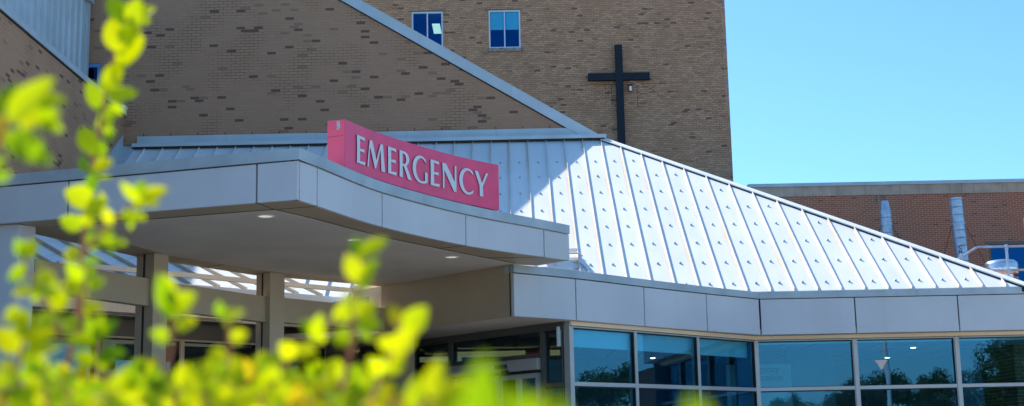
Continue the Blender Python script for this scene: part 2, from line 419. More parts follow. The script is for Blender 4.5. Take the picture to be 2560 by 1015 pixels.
while z > q1.z:
    t = (q0.z - z) / (q0.z - q1.z); xt = lerp(q0.x, q1.x, t) + (.035 if k % 2 else -.035) * random.choice((0, 1, 1))
    mb.box((x - .010, YT - .005, z - .0677), (x + .010, YT + .01, z))
    mb.box((min(x, xt) - .010, YT - .006, z - .0677 - .006), (max(x, xt) + .010, YT + .011, z - .0677 + .008)); x = xt; z -= .0677; k += 1
mb.build('sealed_crack', M['stone'], tower)

# cross
yc = YT - .28
ct = onY(1546, 111, yc); ca = onY(1470, 191, yc); cb = onY(1624.5, 190, yc)
cross = thing('wall_cross', 'large dark navy cross fixed to the tower brickwork', 'cross', (ct.x, YT, 8.0))
hw = .132
MB().box((ct.x - hw, yc, 7.6), (ct.x + hw, yc + .17, ct.z)).build('upright', M['navy'], cross, bevel=.008)
zc_ = (ca.z + cb.z) / 2
mb = MB(); mb.box((ca.x, yc + .004, zc_ - .135), (ct.x - hw, yc + .166, zc_ + .135)).box((ct.x + hw, yc + .004, zc_ - .135), (cb.x, yc + .166, zc_ + .135))
mb.build('arm', M['navy'], cross, bevel=.008)
mb = MB()
for zz in (zc_ + .9, zc_ - 1.3, zc_ - 2.4): MB().box((ct.x - .05, yc + .17, zz - .05), (ct.x + .05, YT, zz + .05)).build('bracket', M['galv'], cross)
for xx in (ca.x + .3, cb.x - .3): MB().box((xx - .04, yc + .166, zc_ - .05), (xx + .04, YT, zc_ + .05)).build('bracket', M['galv'], cross)
fl = onY(1576, 217, YT - .2)
fld = thing('floodlight', 'small white-faced floodlight on the tower just right of the cross', 'light', (fl.x, YT, fl.z))
MB().box((fl.x - .055, fl.y - .02, fl.z - .17), (fl.x + .055, fl.y + .08, fl.z + .11)).build('housing', M['black'], fld, bevel=.01)
MB().box((fl.x - .04, fl.y - .03, fl.z - .15), (fl.x + .045, fl.y - .018, fl.z + .02)).build('lens', M['white'], fld)
MB().box((fl.x - .03, fl.y + .08, fl.z - .12), (fl.x + .03, YT, fl.z - .04)).build('bracket', M['sill'], fld)
a = onY(1570, 199.5, YT - .05); b = onY(1604.5, 214.5, YT - .03)
tag(MB().tube([a, b], .011, 6).build('conduit', M['white']), 'thin white conduit slanting down from under the right arm of the cross', 'conduit')
a = onY(1527.5, 200, YT - .05); b = onY(1526.5, 205, YT - .05); c2 = onY(1530, 207.5, YT - .05)
tag(MB().tube([a, b, c2], .009, 6).build('wire', M['white']), 'short bent white wire hanging under the left arm of the cross', 'wire')

# ================================================================ WING BEHIND THE ROOF (raking coping)
wing = thing('brick_wing', 'grey-brown brick wing with a raking pale metal coping, rising behind the sign', 'building', (-6, YW, GZ))
k0 = onY(900, 0, YW); k1 = onY(1510, 345, YW); sl = (k0.z - k1.z) / (k0.x - k1.x)
LX = -14.0
ZCAP = 10.62
XCAP = k1.x + (ZCAP - k1.z) / sl
def rk(x): return min(ZCAP, k1.z + (x - k1.x) * sl)
ch = .25
bw_ = onY(222, 158, YW); bwb = onY(251, 213, YW); wx0, wx1, wz0, wz1 = bw_.x - .9, bwb.x, bwb.z - .35, bw_.z
mb = MB()
# brick face with the raking top, window opening on the far left
poly = [(LX, 5), (k1.x, 5), (k1.x, k1.z - ch), (LX, rk(LX) - ch)]
def face(mb, pts, Y): mb.add([(p[0], Y, p[1]) for p in pts], [tuple(range(len(pts)))])
face(mb, [(LX, 5), (wx0, 5), (wx0, rk(wx0) - ch), (LX, rk(LX) - ch)], YW)
face(mb, [(wx0, 5), (wx1, 5), (wx1, wz0), (wx0, wz0)], YW)
face(mb, [(wx0, wz1), (wx1, wz1), (wx1, rk(wx1) - ch), (wx0, rk(wx0) - ch)], YW)
face(mb, [(wx1, 5), (k1.x, 5), (k1.x, k1.z - ch), (XCAP, ZCAP - ch), (wx1, rk(wx1) - ch)], YW)
for (p, r), (s_, t) in (((wx0, wz0), (wx1, wz0)), ((wx1, wz0), (wx1, wz1)), ((wx1, wz1), (wx0, wz1)), ((wx0, wz1), (wx0, wz0))):
    mb.add([(p, YW, r), (s_, YW, t), (s_, YW + .12, t), (p, YW + .12, r)], [(0, 1, 2, 3)])
mb.add([(k1.x, YW, 5), (k1.x, YW + 9, 5), (k1.x, YW + 9, k1.z - ch), (k1.x, YW, k1.z - ch), (LX, YW, 5), (LX, YW, rk(LX) - ch), (LX, YW + 9, rk(LX) - ch), (LX, YW + 9, 5)], [(0, 1, 2, 3), (4, 5, 6, 7)])
mb.build('wall', M['brick_wing'], wing, fix=False)
window(wing, YW, wx0, wx1, wz0, wz1, M['bluetrim'], M['glass_tower'], fw=.09)
# raking coping: face board and a metal top
up = V((-sl, 0, 1)).normalized(); dr = V((1, 0, sl)).normalized()
A0 = V((XCAP, 0, ZCAP)); A1 = V((k1.x + .02, 0, rk(k1.x + .02)))
def rake(mb, o0, o1, y0, y1, p0=A0, p1=A1):
    vs = []
    for p in (p0, p1):
        for o in (o0, o1):
            for y in (y0, y1): vs.append((p.x, y, p.z + o))
    mb.add(vs, [(0, 1, 3, 2), (4, 6, 7, 5), (0, 2, 6, 4), (1, 5, 7, 3), (2, 3, 7, 6), (0, 4, 5, 1)])
n_seg = 3
for i in range(n_seg):
    pa_ = A0.lerp(A1, i / n_seg); pb_ = A0.lerp(A1, (i + 1) / n_seg) - (A1 - A0).normalized() * .004
    mb = MB(); rake(mb, -ch - .02, 0, YW - .05, YW + .30, pa_, pb_); mb.build('coping', M['siding'], wing)
mb = MB(); rake(mb, -ch - .045, -ch - .02, YW - .03, YW + .05); mb.build('drip_edge', M['gasket'], wing)
mb = MB(); rake(mb, -.16, -.06, YW + .30, YW + 9); mb.box((LX, YW + .30, ZCAP - .16), (XCAP, YW + 9, ZCAP - .06)); mb.build('roof', M['flat'], wing)
MB().box((LX, YW - .05, ZCAP - ch - .02), (XCAP - .004, YW + .30, ZCAP)).build('coping', M['siding'], wing)
# hairline expansion joint at left
j0 = onY(311, 155, YW); j1 = onY(311, 274, YW)
MB().box((j0.x - .006, YW - .004, j1.z), (j0.x + .006, YW + .01, j0.z + 3)).build('expansion_joint', M['stone'], wing)
for k in range(26):
    x = k1.x - .6 - k * .61
    if x > XW: MB().box((x - .008, YW - .004, onY(900, 331, YW).z), (x + .008, YW + .01, onY(900, 331, YW).z + .07)).build('weep_slot', M['gasket'], wing)

# ================================================================ SIDE WING (left)
side = thing('side_wing', 'brick side wing at far left with blue-grey ribbed metal storey above its coping', 'building', (XW - 3, 22, GZ))
zc = 7.65
mb = MB().box((XW - 8, 10, GZ), (XW, YW - .003, zc - .10)); mb.build('wall', M['brick_side'], side)
for i in range(7):
    y0 = 10 + i * 2.834; MB().box((XW - 7.9, y0, zc - .10), (XW + .05, min(y0 + 2.828, YW - .004), zc + .02)).build('coping', M['siding'], side)
MB().box((XW + .001, 10, zc - .125), (XW + .03, YW - .004, zc - .101)).build('drip_edge', M['gasket'], side)
XS = -9.55; q_e = onX(226, 60, XS); ye = min(q_e.y, YW - .15); zs = onX(226, 12, XS).z; print('siding', ye, zs)
MB().box((XW - 7.5, 10, zc - .2), (XW - .04, YW - .01, zc - .02)).build('flat_roof', M['flat'], side)
mb = MB().box((XW - 7.5, 10, zc - .01), (XS - .03, ye, zs))
y = 10.2
while y < ye - .15:
    mb.add([(XS - .031, y, zc + .0), (XS - .031, y + .09, zc + .0), (XS + .012, y + .075, zc + .0), (XS + .012, y + .015, zc + .0),
            (XS - .031, y, zs - .02), (XS - .031, y + .09, zs - .02), (XS + .012, y + .075, zs - .02), (XS + .012, y + .015, zs - .02)],
           [(0, 1, 2, 3), (4, 7, 6, 5), (0, 3, 7, 4), (3, 2, 6, 7), (2, 1, 5, 6), (1, 0, 4, 5)]); y += .38
mb.build('metal_siding', M['siding'], side)
mb = MB().box((XS - .03, ye - .07, zc + .0), (XS + .03, ye + .02, zs)); mb.box((XS - .025, ye - .12, zc + .0), (XS + .02, ye - .10, zs)); mb.build('corner_trim', M['siding'], side)
MB().box((XW - 7.6, 10, zs), (XS + .09, ye + .08, zs + .16)).build('eave_trim', M['coping'], side)
MB().box((XW - .5, YW - .22, zc + .021), (XW + .06, YW - .01, zc + .11)).build('end_cap', M['white'], side)
# flashing against the front roof
mb = MB(); up_ = V((0, .83205, .5547))
for y0, y1 in ((23.5, 29.7),):
    a = V((XW + .001, y0, roofz(y0))); b = V((XW + .001, y1, roofz(y1)))
    for h0, h1, w0 in ((.0, .26, .02),):
        mb.add([a, b, b + V((0, 0, .3)), a + V((0, 0, .3)), a + V((.02, 0, 0)), b + V((.02, 0, 0)), b + V((.02, 0, .3)), a + V((.02, 0, .3))],
               [(0, 1, 2, 3), (4, 7, 6, 5), (2, 6, 7, 3), (0, 4, 5, 1), (0, 3, 7, 4), (1, 5, 6, 2)])
    mb.add([a + V((.02, 0, .05)), b + V((.02, 0, .05)), b + V((.30, 0, .035)), a + V((.30, 0, .035)), a + V((.30, 0, .0)), b + V((.30, 0, .0))], [(0, 1, 2, 3), (3, 2, 5, 4)])
mb.build('roof_flashing', M['siding'], side)

# ================================================================ ENTRANCE BUILDING
ent = thing('entrance_pavilion', 'low glazed entrance building under a white standing-seam hip roof', 'building', (2, 24, GZ))
A = onP(1510, 350, RP, RN); hd = 1.0     # hip leaves A at 45 degrees in plan
EX = 9.4
B_ = onP(2560, 712, RP, RN); hr = (B_.x - A.x) / (A.y - B_.y); print('hip ratio', hr)
HX = A.x + (A.y - 23.35) * hr                  # where the hip reaches the eave line
# ---- roof: pans and raised seams
mb = MB(); yb = 23.41
HXb = A.x + (A.y - yb) * hr
tk = .05
pts = [V((XW, yb, roofz(yb))), V((HXb, yb, roofz(yb))), V((A.x, A.y, A.z)), V((XW, A.y, A.z))]
mb.add(pts + [p - V((0, 0, .08)) for p in pts], [(0, 1, 2, 3), (7, 6, 5, 4), (0, 4, 5, 1), (1, 5, 6, 2), (2, 6, 7, 3), (3, 7, 4, 0)])
seam_x = []; k = -26
x = 1.19 - 24 * .4064
while x < HXb - .1:
    if x > XW + .28:
        seam_x.append(x); yt = A.y if x < A.x else A.y - (x - A.x) / hr
        a = V((x, yb, roofz(yb))); b = V((x, yt - .05, roofz(yt - .05)))
        sdz = RN * .048
        t = V((.0065, 0, 0))
        mb.add([a - t, a + t, b + t, b - t, a - t + sdz, a + t + sdz, b + t + sdz, b - t + sdz],
               [(0, 3, 2, 1), (4, 5, 6, 7), (0, 1, 5, 4), (1, 2, 6, 5), (2, 3, 7, 6), (3, 0, 4, 7)])
    x += .4064
roof = mb.build('roof', M['roof'], ent)
# far hip face, falling to the right and back
mb = MB()
q = [V((HXb, yb, roofz(yb))), V((HXb, 44, roofz(yb))), V((A.x, 44, A.z)), V((A.x, A.y, A.z))]
mb.add(q, [(0, 1, 2, 3)]); mb.build('hip_slope', M['roof'], ent, fix=False)
# hip cap
h0 = V((A.x - .12, A.y + .12, A.z + .05 + .08)); h1 = V((HXb + .05, yb - .05, roofz(yb) + .05 - .03))
dd = (h1 - h0).normalized(); sdv = V((1, 1, 0)).normalized(); upv = sdv.cross(dd).normalized()
if upv.z < 0: upv = -upv
mb = MB()
nrm1 = RN; e1 = dd.cross(nrm1).normalized(); e1 = e1 if e1.y < 0 else -e1   # down across the front slope
n2 = V((.5547 / hr, 0, .83205)).normalized(); e2 = dd.cross(n2).normalized(); e2 = e2 if e2.x > 0 else -e2
c0 = h0; c1 = h1
def capseg(a, b):
    wv = .115
    r = [a, b, b + e1 * wv, a + e1 * wv, a + e2 * wv, b + e2 * wv]
    lo = [p - V((0, 0, .018)) for p in (r[2], r[3], r[4], r[5])]
    mb.add(r + lo, [(0, 1, 2, 3), (1, 0, 4, 5), (3, 2, 6, 7), (5, 4, 8, 9)])
L = (h1 - h0).length; nseg = 4
for i in range(nseg):
    capseg(h0 + dd * (L * i / nseg), h0 + dd * (L * (i + 1) / nseg - .006))
cap = mb.build('hip_cap', M['white'], ent, fix=False)
sm = cap.modifiers.new('s', 'SOLIDIFY'); sm.thickness = .006
# black strip painting in the shade under the hip cap
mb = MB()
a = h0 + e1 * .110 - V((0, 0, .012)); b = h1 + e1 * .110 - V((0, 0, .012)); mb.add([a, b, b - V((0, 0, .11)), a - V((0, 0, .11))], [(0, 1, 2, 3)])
mb.build('hip_cap_shade', M['gasket'], ent, fix=False)
# ridge trim against the wall behind
zf1 = onY(900, 331, YW).z; zr = A.z
mb = MB()
xs_ = XW + .3
for i in range(5):
    xa = lerp(xs_, k1.x - .4, i / 5); xb = lerp(xs_, k1.x - .4, (i + 1) / 5) - .004
    mb.box((xa, YW - .035, A.z + .10), (xb, YW - .001, zf1))
mb.build('wall_flashing', M['siding'], ent)
MB().box((XW + .26, A.y - .10, A.z + .035), (A.x + .05, YW - .036, A.z + .115)).build('ridge_trim', M['siding'], ent)
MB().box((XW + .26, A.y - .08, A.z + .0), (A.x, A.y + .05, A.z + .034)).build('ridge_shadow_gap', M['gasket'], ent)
# snow guards
rows_y = [onP(x_, y_, RP, RN).y for x_, y_ in ((1440, 405), (1440, 442), (1460, 482), (1460, 525), (1460, 568), (1465, 613), (1470, 663), (1766, 711))]
def guard(x, y):
    b = V((x, y, roofz(y))); d = V((0, -.83205, -.5547)); n = RN; s_ = V((1, 0, 0))
    m = MB()
    m.obox(b + n * .004, s_ * .032, d * .03, n * .004)
    m.obox(b + n * .022 - d * .012 - s_ * .016, s_ * .005, d * .022, n * .018)
    m.obox(b + n * .022 - d * .012 + s_ * .016, s_ * .005, d * .022, n * .018)
    f0 = b + d * .012
    m.add([f0 - s_ * .034 + n * .008, f0 + s_ * .034 + n * .008, f0 + s_ * .030 + n * .034, f0 + s_ * .012 + n * .055, f0 - s_ * .012 + n * .055, f0 - s_ * .030 + n * .034] +
          [p_ + d * .008 for p_ in (f0 - s_ * .034 + n * .008, f0 + s_ * .034 + n * .008, f0 + s_ * .030 + n * .034, f0 + s_ * .012 + n * .055, f0 - s_ * .012 + n * .055, f0 - s_ * .030 + n * .034)],
          [(0, 1, 2, 3, 4, 5), (11, 10, 9, 8, 7, 6)] + [(i, (i + 1) % 6, 6 + (i + 1) % 6, 6 + i) for i in range(6)])
    return m
ng = 0; gm_ = None
first_x = [1250, 1250, 1250, 1250, 1420, 1430, 1440, 1700]
for r, y in enumerate(rows_y):
    for sx in seam_x:
        xc = sx + .2032
        pxv = 1280 + F * xc / (y * cos(P) + roofz(y) * sin(P))
        if pxv < first_x[r] - 10: continue
        if A.y - (xc - A.x) / hr < y + .30: continue
        if gm_ is None:
            gm_ = guard(0, 0); o = gm_.build('snow_guard', M['galv'], None); o.parent = roof; gd = o.data
            # mesh lies round (0, 0, roofz(0)); move it to the spot
            for v in gd.vertices: v.co.z -= roofz(0)
        else:
            o = bpy.data.objects.new('snow_guard', gd); COL.objects.link(o); o.parent = roof
        o.location = V((xc, y, roofz(y))) - wloc(roof); o.scale = (.68, .68, .68); ng += 1
print('snow guards', ng)
# ---- lower fascia
lowpts = [V(p) for p in ((-.005, 19.14), (.915, 19.98), (2.035, 21.2), (3.175, 22.38), (4.225, 23.40))]
curve, ci = resample(lowpts, 6)
CT = .125
def panels(line, ids, z0, z1, parent, mat, th=.05, gap=.022, name='fascia_panel', z1l=None):
    for a, b in zip(ids[:-1], ids[1:]):
        seg = [V(p) for p in line[a:b + 1]]
        d0 = (seg[1] - seg[0]).normalized(); d1 = (seg[-1] - seg[-2]).normalized()
        seg[0] = seg[0] + d0 * gap * .5; seg[-1] = seg[-1] - d1 * gap * .5
        MB().strip(seg, z0, z1 if z1l is None else [z - .0 for z in z1l[a:b + 1]], th).build(name, mat, parent, bevel=.003)
def off(line, d):
    n = len(line); L = [V((p[0], p[1])) for p in line]; o = []
    for i in range(n):
        t = (L[min(i + 1, n - 1)] - L[max(i - 1, 0)]).normalized(); o.append(L[i] + V((-t.y, t.x)) * d)
    return o
panels(curve, ci, ZB, ZT - CT, ent, M['panel'])
xr = [onY(p, 790, 23.4).x for p in (1901, 2139, 2397)]; xr += [xr[-1] + (xr[2] - xr[1])]; xr.append(11.6)
for a, b in zip(xr[:-1], xr[1:]):
    MB().strip([(a + .011, 23.4), (b - .011, 23.4)], ZB, ZT - CT, .05).build('fascia_panel', M['panel'], ent, bevel=.003)
mb = MB(); mb.strip(off(curve, .055), ZB + .004, ZT - .01, .03); mb.strip([(4.19, 23.455), (11.6, 23.455)], ZB + .004, ZT - .01, .03); mb.build('fascia_backing', M['joint'], ent)
mb = MB(); mb.strip(off(curve, -.018), ZT - CT + .013, ZT, .20); mb.build('coping', M['coping'], ent)
for a, b in ((4.235, 6.95), (6.954, 9.6), (9.604, 11.6)):
    MB().strip([(a, 23.382), (b, 23.382)], ZT - CT + .013, ZT, .20).build('coping', M['coping'], ent)
# ---- inner return under the canopy (brown wall) and its continuation
bwl = [V((-.005, 19.14)), V((-2.10, 21.50)), V((-2.62, 22.09))]
d_ = (bwl[1] - bwl[0]).normalized()
MB().strip([bwl[0] + d_ * .055 + V((.0, 0)), bwl[1]], ZB, ZC + .001, -.05).build('return_panel', M['border'], ent)
MB().strip([bwl[1] + d_ * .01, bwl[2]], ZB, ZC + .001, -.05).build('return_panel', M['cream'], ent)
# ---- flat roofs behind the fascia
mb = MB().prism([(-.1, 19.3), (.9, 20.15), (2.0, 21.36), (3.1, 22.5), (4.2, 23.6), (11.6, 23.6), (11.6, 23.9), (-3.0, 23.9), (-3.0, 22.5)], ZT - .22, ZT - .12); mb.build('flat_roof', M['flat'], ent)
# ---- soffit + ceiling (one slab), tile ceiling inside just below it
epo = V((.78, 20.06)); epi = V((-1.72, 23.16))        # entry glazing line
sfl = [V((.77, 20.05)), V((1.72, 20.99)), V((2.82, 22.26)), V((4.18, 23.76))]   # storefront line
soff = [(-.005, 19.20), (.90, 20.03), (2.02, 21.25), (3.16, 22.43), (4.20, 23.45), (11.6, 23.45), (11.6, 32), (-9, 32), (-8.6, 24.0), (-2.6, 22.1)]
MB().prism(soff, ZB + .003, ZB + .10).build('soffit', M['soffit'], ent)
inn = [(.80, 20.15), (1.72, 21.15), (2.85, 22.42), (4.18, 23.9), (11.4, 23.9), (11.4, 31.8), (-1.9, 31.8), (-1.6, 23.2)]
MB().prism(inn, ZB - .07, ZB - .03).build('tile_ceiling', M['ceiling'], ent)
MB().prism([(-9, 23.9), (11.5, 23.9), (11.5, 31.95), (-9, 31.95)], GZ + .13, GZ + .15).build('interior_floor', M['floor'], ent)
mb = MB().box((-9, 30.2, GZ + .15), (11.4, 30.3, ZB)); mb.box((11.4, 23.6, GZ + .15), (11.5, 30.2, ZB)); mb.box((-8.9, 24, GZ), (-8.8, 30.2, ZB)); mb.build('interior_wall', M['interior'], ent)
mb = MB().box((5.2, 26.2, GZ + .15), (6.1, 26.4, ZB - .08)).box((1.2, 27.5, GZ + .15), (2.4, 27.7, ZB - .08)).box((8.6, 27, GZ + .15), (9.2, 27.3, ZB - .08)).box((3.90, 24.02, GZ + .15), (4.26, 24.3, ZB - .08)); mb.build('partition', M['interior'], ent)
# bulkhead that shows as the pale band inside the glass
mb = MB(); bl = off(sfl, .17); mb.strip(bl, ZB - .36, ZB - .07, .04); mb.strip([(4.3, 24.1), (11.4, 24.1)], ZB - .12, ZB - .07, .04); mb.build('roller_blind', M['blind'], ent)
# ---- storefront: header, mullions, panes
hz = ZB - .06
def vcol(p, z0, z1, w, dpt, dirv, nm, mat, par):
    n_ = V((-dirv.y, dirv.x)); q = [p - dirv * w / 2, p + dirv * w / 2, p + dirv * w / 2 + n_ * dpt, p - dirv * w / 2 + n_ * dpt]
    return MB().prism([(a.x, a.y) for a in q], z0, z1).build(nm, mat, par, bevel=.002)
ztr0, ztr1 = .885, .945
def bay(parent, p, q, hw0=.035, hw1=.035, zb=GZ + .15, transom=(ztr0, ztr1), mat=None, gm=None, head=.03, nm='window'):
    """one storefront bay between plan points p and q: frame members and panes are its parts"""
    mat = mat or M['framem']; gm = gm or M['glass']
    w = bpy.data.objects.new(nm, None); COL.objects.link(w); w.parent = parent; w.location = V((*((p + q) / 2), zb)) - wloc(parent)
    d = (q - p).normalized(); a = p + d * hw0; b = q - d * hw1; n_ = V((-d.y, d.x))
    fr = MB(); fr.strip([a, b], hz - head, hz, .10)
    if transom: fr.strip([a, b], transom[0], transom[1], .10)
    fr.strip([a, b], zb, zb + .12, .10)
    fr.strip([a + n_ * .004, a + d * .012 + n_ * .004], zb + .01, hz - .005, .09); fr.strip([b - d * .012 + n_ * .004, b + n_ * .004], zb + .01, hz - .005, .09)
    fr.build('frame', mat, w, bevel=.002)
    gk = MB(); g0 = n_ * .012
    zz = [(transom[1], hz - head)] if transom else []
    zz += [(zb + .12, transom[0])] if transom else [(zb + .12, hz - head)]
    for z0, z1 in zz:
        gk.strip([a + g0, b + g0], z1 - .018, z1 - .001, .05)
        gk.strip([b - d * .022 + g0, b - d * .0 + g0], z0, z1 - .02, .05); gk.strip([a + g0, a + d * .010 + g0], z0, z1 - .02, .05)
        gk.strip([a + g0, b + g0], z0 + .001, z0 + .008, .05)
    gk.build('gasket', M['gasket'], w)
    for z0, z1 in zz:
        MB().strip([a + n_ * .05, b + n_ * .05], z0, z1, .008).build('pane', gm, w)
    return w
pw = [1417, 1588.5, 1745, 1886]     # mullion centres as seen along the header
Zs = ZB - .06
sp = [onZ(x_, y_, Zs) for x_, y_ in ((1425, 813), (1588.5, 825.5), (1745, 838.5), (1887, 850))]
sp = [V((p_.x, p_.y)) for p_ in sp]
sp[-1] = V((4.19, 23.74))
for i in range(3):
    bay(ent, sp[i], sp[i + 1], hw0=.03 if i else .065, hw1=.02)
    d = (sp[i + 1] - sp[i]).normalized()
    if i: vcol(sp[i], GZ + .15, hz - .002, .055, .13, d, 'mullion', M['framem'], ent)
xm = [4.19] + [onY(p_, 900, 23.74).x for p_ in (2139.5, 2394.5)]; xm += [xm[-1] + 1.75, 11.6]
for a, b in zip(xm[:-1], xm[1:]):
    bay(ent, V((a, 23.74)), V((b, 23.74)))
for x_ in xm[:-1]:
    vcol(V((x_, 23.73)), GZ + .15, hz - .002, .065, .13, V((1, 0)), 'mullion', M['framem'], ent)
hd_l = [sp[0]] + sp[1:] 
mb = MB(); mb.strip(off(sp, -.02), hz, ZB, .12); mb.strip([(4.2, 23.72), (11.6, 23.72)], hz, ZB, .12); mb.build('header', M['cream'], ent)
mb = MB(); mb.strip(off(sp, -.012), hz - .012, hz - .001, .10); mb.strip([(4.2, 23.73), (11.6, 23.73)], hz - .012, hz - .001, .1); mb.build('header_trim', M['darkframe'], ent)
# corner post between storefront and entry
cpd = (sp[1] - sp[0]).normalized(); en = (epi - epo).normalized()
cp0 = V((sp[0].x, sp[0].y)) - cpd * .02
mb = MB().prism([(cp0.x, cp0.y), (cp0.x + cpd.x * .085, cp0.y + cpd.y * .085), (cp0.x + cpd.x * .085 + en.x * .13, cp0.y + cpd.y * .085 + en.y * .13), (cp0.x + en.x * .13, cp0.y + en.y * .13)], GZ + .15, hz + .058)
mb.build('corner_post', M['framem'], ent)
# entry glazing (dark, under the canopy)
tot = (epi - epo).length
def ep(px, py=860):   # point on the entry wall seen at column px
    n_ = V((-en.y, en.x, 0)); p_ = onP(px, py, (epo.x, epo.y, 0), (n_.x, n_.y, 0)); return V((p_.x, p_.y))
e_in = [ep(1408), ep(1354), ep(1124), ep(1030), ep(900)]
def bayr(p, q, **k): return bay(ent, q, p, **k)
bayr(e_in[0], e_in[1], mat=M['darkframe'], gm=M['glass_dark'], head=.05)
bayr(e_in[1], e_in[2], mat=M['darkframe'], gm=M['glass_dark'], transom=(1.42, 1.50), head=.05) if False else None
bayr(e_in[2], e_in[3], mat=M['darkframe'], gm=M['glass_dark'], transom=None, head=.05)
bayr(e_in[3], e_in[4], mat=M['darkframe'], gm=M['glass_dark'], transom=None, head=.05)
mb = MB(); mb.strip([e_in[4], e_in[0]], hz, ZB, .12); mb.build('header', M['darkframe'], ent)
for p_ in e_in[1:]: vcol(p_, GZ + .15, hz - .002, .075, .13, -en, 'mullion', M['darkframe'], ent)
# door set
p0, p1 = e_in[2], e_in[1]; dn = (p1 - p0).normalized(); nn = V((-dn.y, dn.x)); W = (p1 - p0).length
zt1 = onP(1345, 883, (p0.x, p0.y, 0), (nn.x, nn.y, 0)).z; zt0 = onP(1345, 894, (p0.x, p0.y, 0), (nn.x, nn.y, 0)).z
zh0 = onP(1345, 926, (p0.x, p0.y, 0), (nn.x, nn.y, 0)).z
MB().strip([p0 + dn * .04, p1 - dn * .04], zt0, zt1, .10).build('door_transom_bar', M['darkframe'], ent)
MB().strip([p0 + dn * .04, p1 - dn * .04], hz - .05, hz, .10).build('door_head', M['darkframe'], ent)
MB().strip([p0 + dn * .04 + nn * .05, p1 - dn * .04 + nn * .05], zt1, hz - .05, .008).build('transom_pane', M['glass_dark'], ent)
MB().strip([p0 + dn * .05 - nn * .06, p1 - dn * .05 - nn * .06], zh0 + .012, zt0 - .006, .14).build('door_operator_box', M['framem'], ent, bevel=.006)
MB().strip([p0 + dn * .05, p1 - dn * .05], zh0 - .02, zh0 + .006, .08).build('door_track', M['gasket'], ent)
MB().strip([p0 + dn * .05 + nn * .02, p0 + dn * .12 + nn * .02], GZ + .15, zh0 - .021, .08).build('door_jamb', M['framem'], ent)
leafw = (W - .24) / 4
for i in range(4):
    a = p0 + dn * (.14 + i * leafw + .015) + nn * (.02 if i in (0, 3) else .06); b = a + dn * (leafw - .03)
    ld = MB(); z0, z1 = GZ + .16, zh0 - .03; st = .075
    ld.strip([a, b], z1 - st, z1, .045).strip([a, b], z0, z0 + .2, .045).strip([a, a + dn * st], z0 + .2, z1 - st, .045).strip([b - dn * st, b], z0 + .2, z1 - st, .045)
    dr_ = ld.build('door_leaf', M['framem'], ent, bevel=.003)
    MB().strip([a + dn * st + nn * .02, b - dn * st + nn * .02], z0 + .2, z1 - st, .006).build('pane', M['glass_dark'], dr_)
    hx = (b - dn * .10) if i < 2 else (a + dn * .10); hx = hx - nn * .05
    MB().tube([(hx.x, hx.y, -.25), (hx.x, hx.y, .35)], .012, 8).build('handle', M['steel'], dr_)
# sensor above the doors
s_ = p0 + dn * (W * .62) - nn * .09; zz = (zh0 + zt0) / 2
sen = MB(); sen.obox((s_.x, s_.y, zz), (dn.x * .12, dn.y * .12, 0), (nn.x * .03, nn.y * .03, 0), (0, 0, .03)); sen.obox((s_.x + dn.x * .10, s_.y + dn.y * .10, zz - .08), (dn.x * .06, dn.y * .06, 0), (nn.x * .03, nn.y * .03, 0), (0, 0, .02)); sen.build('door_sensor', M['black'], ent, bevel=.008)

# ---- inside: lights, lamp, wall sign, exit sign
for x_, y_ in ((1484, 909), (1632, 895), (1955, 904), (2218, 894), (2283, 869), (2480, 887), (1900, 925)):
    p_ = onZ(x_, y_, ZB - .072)
    if p_.y > 30: continue
    MB().lathe((p_.x, p_.y, ZB - .082), [(.0, 0), (.045, 0), (.05, .011)], 14).build('interior_downlight', M['dl'], ent)
for (x0, y0), (x1, y1) in (((-1.1, 24.2), (.8, 24.5)), ((-2.9, 25.4), (-1.0, 25.4))):
    MB().box((x0, y0, ZB - .22), (x1, y0 + .16, ZB - .13)).build('ceiling_tube', M['tube'], ent)
lp = onY(2203, 905, 26.2)
lamp = thing('pendant_lamp', 'glowing orange cone lamp seen through the right-hand glazing', 'lamp', (lp.x, lp.y, lp.z))
MB().lathe((lp.x, lp.y, lp.z), [(.015, -.14), (.08, -.02), (.12, .03), (.11, .032)], 20).build('shade', M['lampshade'], lamp, smooth=True)
MB().tube([(lp.x, lp.y, lp.z + .05), (lp.x, lp.y, ZB - .07)], .008, 6).build('rod', M['black'], lamp)
def text(s, size, loc, right, up, mat, name, parent, depth=.004, align='LEFT', font=None):
    c = bpy.data.curves.new(name, 'FONT'); c.body = s; c.size = size; c.extrude = depth; c.align_x = align; c.space_line = .9
    o = bpy.data.objects.new(name + '_tmp', c); COL.objects.link(o)
    dg = bpy.context.evaluated_depsgraph_get(); me = bpy.data.meshes.new_from_object(o.evaluated_get(dg)); bpy.data.objects.remove(o)
    r = V(right).normalized(); u = V(up).normalized(); n = r.cross(u)
    org = wloc(parent)
    for v in me.vertices: p_ = V(loc) + r * v.co.x + u * v.co.y + n * v.co.z; v.co = p_ - org
    me.materials.clear(); me.materials.append(mat)
    ob = bpy.data.objects.new(name, me); COL.objects.link(ob); ob.parent = parent; return ob
bd0 = onY(1862, 912, 25.2); bd1 = onY(1982, 1010, 25.2)
reg = thing('registration_sign', 'large wall sign inside the glass reading Emergency Registration', 'sign', (bd0.x, 25.2, bd1.z))
MB().box((bd0.x - .35, 25.2, bd1.z - .3), (bd1.x, 25.25, bd0.z)).build('board', M['signboard'], reg)
tp = onY(1894, 931, 25.18)
text('Emergency\nRegistration', .165, (tp.x - .33, 25.19, tp.z), (1, 0, 0), (0, 0, 1), M['graytext'], 'lettering', reg)
ex = ep(1335) + nn * .9; zx = onP(1328, 882, (ex.x, ex.y, 0), (nn.x, nn.y, 0))
exs = thing('exit_sign', 'small red exit sign inside the entry transom, seen from behind', 'sign', zx)
